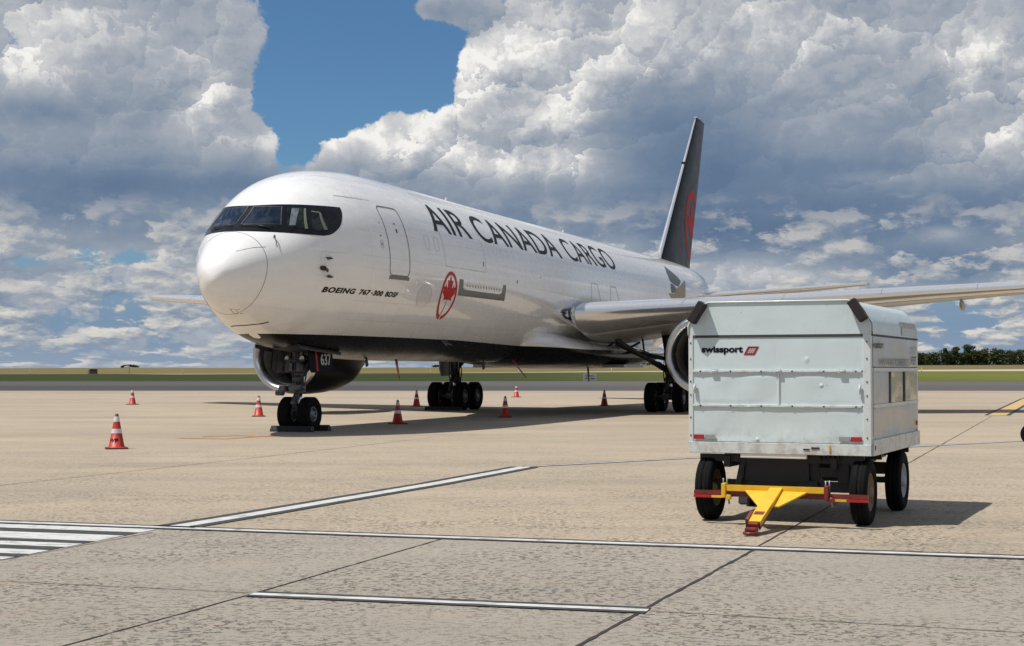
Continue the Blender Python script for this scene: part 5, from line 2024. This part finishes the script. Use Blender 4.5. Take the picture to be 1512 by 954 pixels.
hx = at(139, 555.2, far_height(-115, 420))
hut = empty('equipment_hut', (-113, 418, far_height(-113, 418)))
tag(hut, 'low dark equipment hut with a pale box beside it far across the grass', 'hut')
mb = MB(); mb.bbox((.3, 0, .62), (1.7, 1.4, 1.24), .04); hb = mb.build('hut_wall', simple('hut_wall', (.055, .05, .045), .8, var=.4), hut)
mb = MB(); mb.bbox((.3, 0, 1.28), (1.9, 1.6, .10), .02); mb.build('hut_roof', simple('hut_roof', (.12, .11, .10), .7), hut)
mb = MB(); mb.bbox((-.95, 0, .6), (.5, .8, 1.2), .04); mb.build('pale_cabinet', simple('cabinet', (.30, .28, .22), .6), hut)

ws = empty('wind_cone', (-111.5, 452, far_height(-111.5, 452)))
tag(ws, 'tiny white wind cone on a thin mast near the low hut', 'wind cone')
mb = MB(); mb.tube([(0, 0, 0), (0, 0, 2.0)], .07, 8); mb.build('mast', M['gear'], ws)
mb = MB(); mb.tube([(.1, 0, 1.95), (-.9, 0, 1.90), (-1.5, 0, 1.8)], [.26, .2, .13], 10); mb.build('sock', M['white_mark'], ws)

post0 = None
for k, (px, Y, lab) in enumerate(((1360.5, 452, 'pale marker post on the runway edge in front of the wood'), (903, 440, 'pale marker post seen below the wing root'), (766, 438, 'pale marker post seen under the belly right of the slanting ribbon'),
                       (636, 436, 'pale marker post seen beside the far main wheels'), (270, 432, 'pale marker post between the bush clump and the nose'), (45, 428, 'pale marker post at the far west end of the dry field'))):
    X = (px - 756) / F_PX * Y
    if post0 is None:
        post0 = empty('marker_post')
        mb = MB(); mb.bbox((0, 0, .55), (.20, .14, 1.15), .03); mb.build('post_body', simple('post_paint', (.62, .60, .48), .6), post0)
        mb = MB(); mb.bbox((0, 0, .03), (.4, .4, .10), .02); mb.build('post_foot', M['gear'], post0)
        p = post0
    else: p = copy_tree(post0)
    p.location = (X, Y, far_height(X, Y)); tag(p, lab, 'marker post', 'marker posts along the runway')

# dolly at the right edge, only its wheel reaches into view
dl = at(1511.5, 657.3)
dol = empty('flat_dolly', (dl.x + .09, dl.y, .001), -.35)
tag(dol, 'flat grey dolly whose black wheel just shows at the picture edge', 'dolly')
mb = MB(); mb.bbox((1.25, .9, .50), (2.1, 1.6, .08), .01); mb.build('deck', M['gear'], dol)
for x, y in ((.09, .0), (2.3, .0), (.09, 1.7), (2.3, 1.7)):
    o = wheel_mesh(.245, .12, .13, 32, False)
    t = o.build('tyre', M['tyre'], dol); t.location = (x, y, .245)
    o = MB()
    for s in (1, -1): o.lathe([(.13, s * .045), (.12, s * .05), (.11, s * .035), (.05, s * .045), (.04, s * .06), (.001, s * .06)], axis='y', n=24)
    o.build('wheel_rim', M['rim_grey'], t)
for y in (0, 1.7):
    mb = MB(); mb.bar((.09, y * .92 + .06, .27), (2.3, y * .92 + .06, .27), .06, .06); mb.bar((.45, y * .92 + .06, .27), (.45, y * .92 + .06, .48), .06, .06); mb.bar((2.0, y * .92 + .06, .27), (2.0, y * .92 + .06, .48), .06, .06)
    mb.build('axle', M['chassis'], dol)

# ------------------------------------------------------------------ trees far away
def leaf_mat(name, a, b_):
    m, g, b = new_mat(name)
    P = obj_co(g)
    n = g.noise(P, .45, 4, .6); n2 = g.noise(P, 3, 3, .6)
    c = g.mix(g.sstep(n, .38, .62), a, b_)
    c = g.mix(g.sstep(n2, .5, .7, 0, .5), c, tuple(v * 1.5 for v in b_))
    g.put(b.inputs['Base Color'], c); b.inputs['Roughness'].default_value = .8
    b.inputs['Specular IOR Level'].default_value = .15
    return m


M['leaf'] = leaf_mat('tree_leaves', (.022, .036, .014), (.060, .074, .022))
M['leaf2'] = leaf_mat('bush_leaves', (.018, .030, .012), (.035, .045, .016))
M['bark'] = simple('bark', (.06, .045, .035), .9)


def leaf_clump(mb, c, r, n, size, rng):
    for _ in range(n):
        d = Vector((rng.gauss(0, 1), rng.gauss(0, 1), rng.gauss(0, 1))).normalized()
        rr = rng.random() ** .38
        p = Vector(c) + Vector((d.x * r[0], d.y * r[1], d.z * r[2])) * rr
        nrm = (d + Vector((rng.uniform(-.7, .7), rng.uniform(-.7, .7), rng.uniform(-.3, .9)))).normalized()
        t = nrm.cross(Vector((rng.uniform(-1, 1), rng.uniform(-1, 1), 1))).normalized(); u = nrm.cross(t)
        s = size * rng.uniform(.6, 1.3)
        mb.add([p - t * s - u * s * .6, p + t * s * .4 - u * s * .7, p + t * s + u * s * .5, p - t * s * .5 + u * s * .8], [(0, 1, 2, 3)])


def crown(parts, H, Rr, seed, n=26):
    """tree crown of clumps, base at z = 0"""
    rng = random.Random(seed)
    mb = MB()
    for k in range(n):
        a = rng.uniform(0, 2 * pi); q = sqrt(rng.random())
        h = rng.uniform(.30, .97)
        env = sin(pi * min(1, max(.05, (h - .12) / .98))) ** .55
        r = Rr * rng.uniform(.24, .42)
        leaf_clump(mb, (Rr * .72 * q * env * cos(a), Rr * .72 * q * env * sin(a), H * h - r * .2), (r, r, r * .72), 55, .55, rng)
    return mb


def make_tree(px, H, Rr, Y, seed, lab, name='broadleaf_tree', grp=None, n=26, lean=0):
    X = (px - 756) / F_PX * Y
    r = empty(name, (X, Y, far_height(X, Y) - .1))
    tag(r, lab, 'tree', grp)
    mb = MB(); mb.tube([(0, 0, -.3), (lean * .3, 0, H * .35), (lean * .6, .2, H * .7)], [.45, .32, .15], 10)
    for k in range(4):
        a = k * 1.7; mb.tube([(lean * .3, 0, H * .35), (lean * .5 + Rr * .5 * cos(a), Rr * .5 * sin(a), H * .66)], [.2, .07], 6)
    mb.build('trunk', M['bark'], r)
    cb = crown(None, H, Rr, seed, n)
    if lean: cb.v = [(p[0] + lean * (p[2] / H) ** 1.5, p[1], p[2]) for p in cb.v]
    cb.build('crown', M['leaf'], r, fix=False)
    return r


TY = 1380.0
make_tree(1431, 18.0, 8.0, TY - 8, 3, 'tallest round-crowned tree in the middle of the distant wood', n=44)
make_tree(1411, 16.0, 5.2, TY - 6, 5, 'upright dark tree just west of the tallest one in the distant wood', n=30)
make_tree(1396, 16.2, 3.6, TY - 6, 8, 'flat topped tree standing above the low part of the distant wood', n=24)
make_tree(1449, 13.0, 5.5, TY - 5, 13, 'broad tree sloping down east of the tallest one in the wood', n=30)
make_tree(1466, 10.6, 5.0, TY - 2, 17, 'rounded tree just east of the dip in the distant wood', n=28)
rng = random.Random(5)
mb = MB()
for i in range(420):
    px = rng.uniform(1040, 1640)
    X = (px - 756) / F_PX * TY + rng.uniform(-2, 2); Yd = TY + rng.uniform(-4, 26)
    hh = 11.2 + 3.6 * mnoise.noise(Vector((px * .035, 1, 0))) + 2.6 * mnoise.noise(Vector((px * .13, 4, 0))) + (1.8 if px > 1455 else 0) - (1.2 if 1345 < px < 1385 else 0)
    for k in range(4):
        z = far_height(X, Yd) + hh * (.10 + .26 * k) + rng.uniform(-.5, .5)
        leaf_clump(mb, (X + rng.uniform(-2, 2), Yd, z), (3.4, 3.0, 2.3), 44, .6, rng)
o = mb.build('distant_wood', M['leaf'], fix=False)
tag(o, 'dark green wood along the horizon behind the dry field', 'wood', kind='stuff')
mb = MB()
for (x0, x1, hm) in ((828, 862, 2.5), (926, 975, 3.2)):
    for i in range(int((x1 - x0) * .9)):
        px = rng.uniform(x0, x1); X = (px - 756) / F_PX * 1420
        leaf_clump(mb, (X, 1420, far_height(X, 1420) + hm * rng.uniform(.2, .8)), (2.6, 2, 1.5), 30, .5, rng)
o = mb.build('low_thicket', M['leaf2'], fix=False)
tag(o, 'low dark thicket on the horizon seen below the wing', 'thicket', kind='stuff')
for (px, w, h, lab) in ((192, 8.0, 3.9, 'long low dark bush clump alone on the western horizon'), (646, 4.5, 2.6, 'small round bush on the horizon beside the far main wheels')):
    X = (px - 756) / F_PX * 1450
    r = empty('bush', (X, 1450, far_height(X, 1450)))
    tag(r, lab, 'bush')
    mb = MB()
    for i in range(int(w * 5)):
        t = rng.uniform(-1, 1); leaf_clump(mb, (t * w, 0, h * (.25 + .45 * (1 - t * t * .8)) * rng.uniform(.5, 1)), (1.6, 1.5, 1.0), 30, .4, rng)
    mb.build('foliage', M['leaf2'], r, fix=False)
    mb = MB()
    for t in (-.4, .3): mb.tube([(t * w, 0, -.2), (t * w + .3, 0, h * .5)], [.2, .1], 6)
    mb.build('stems', M['bark'], r)
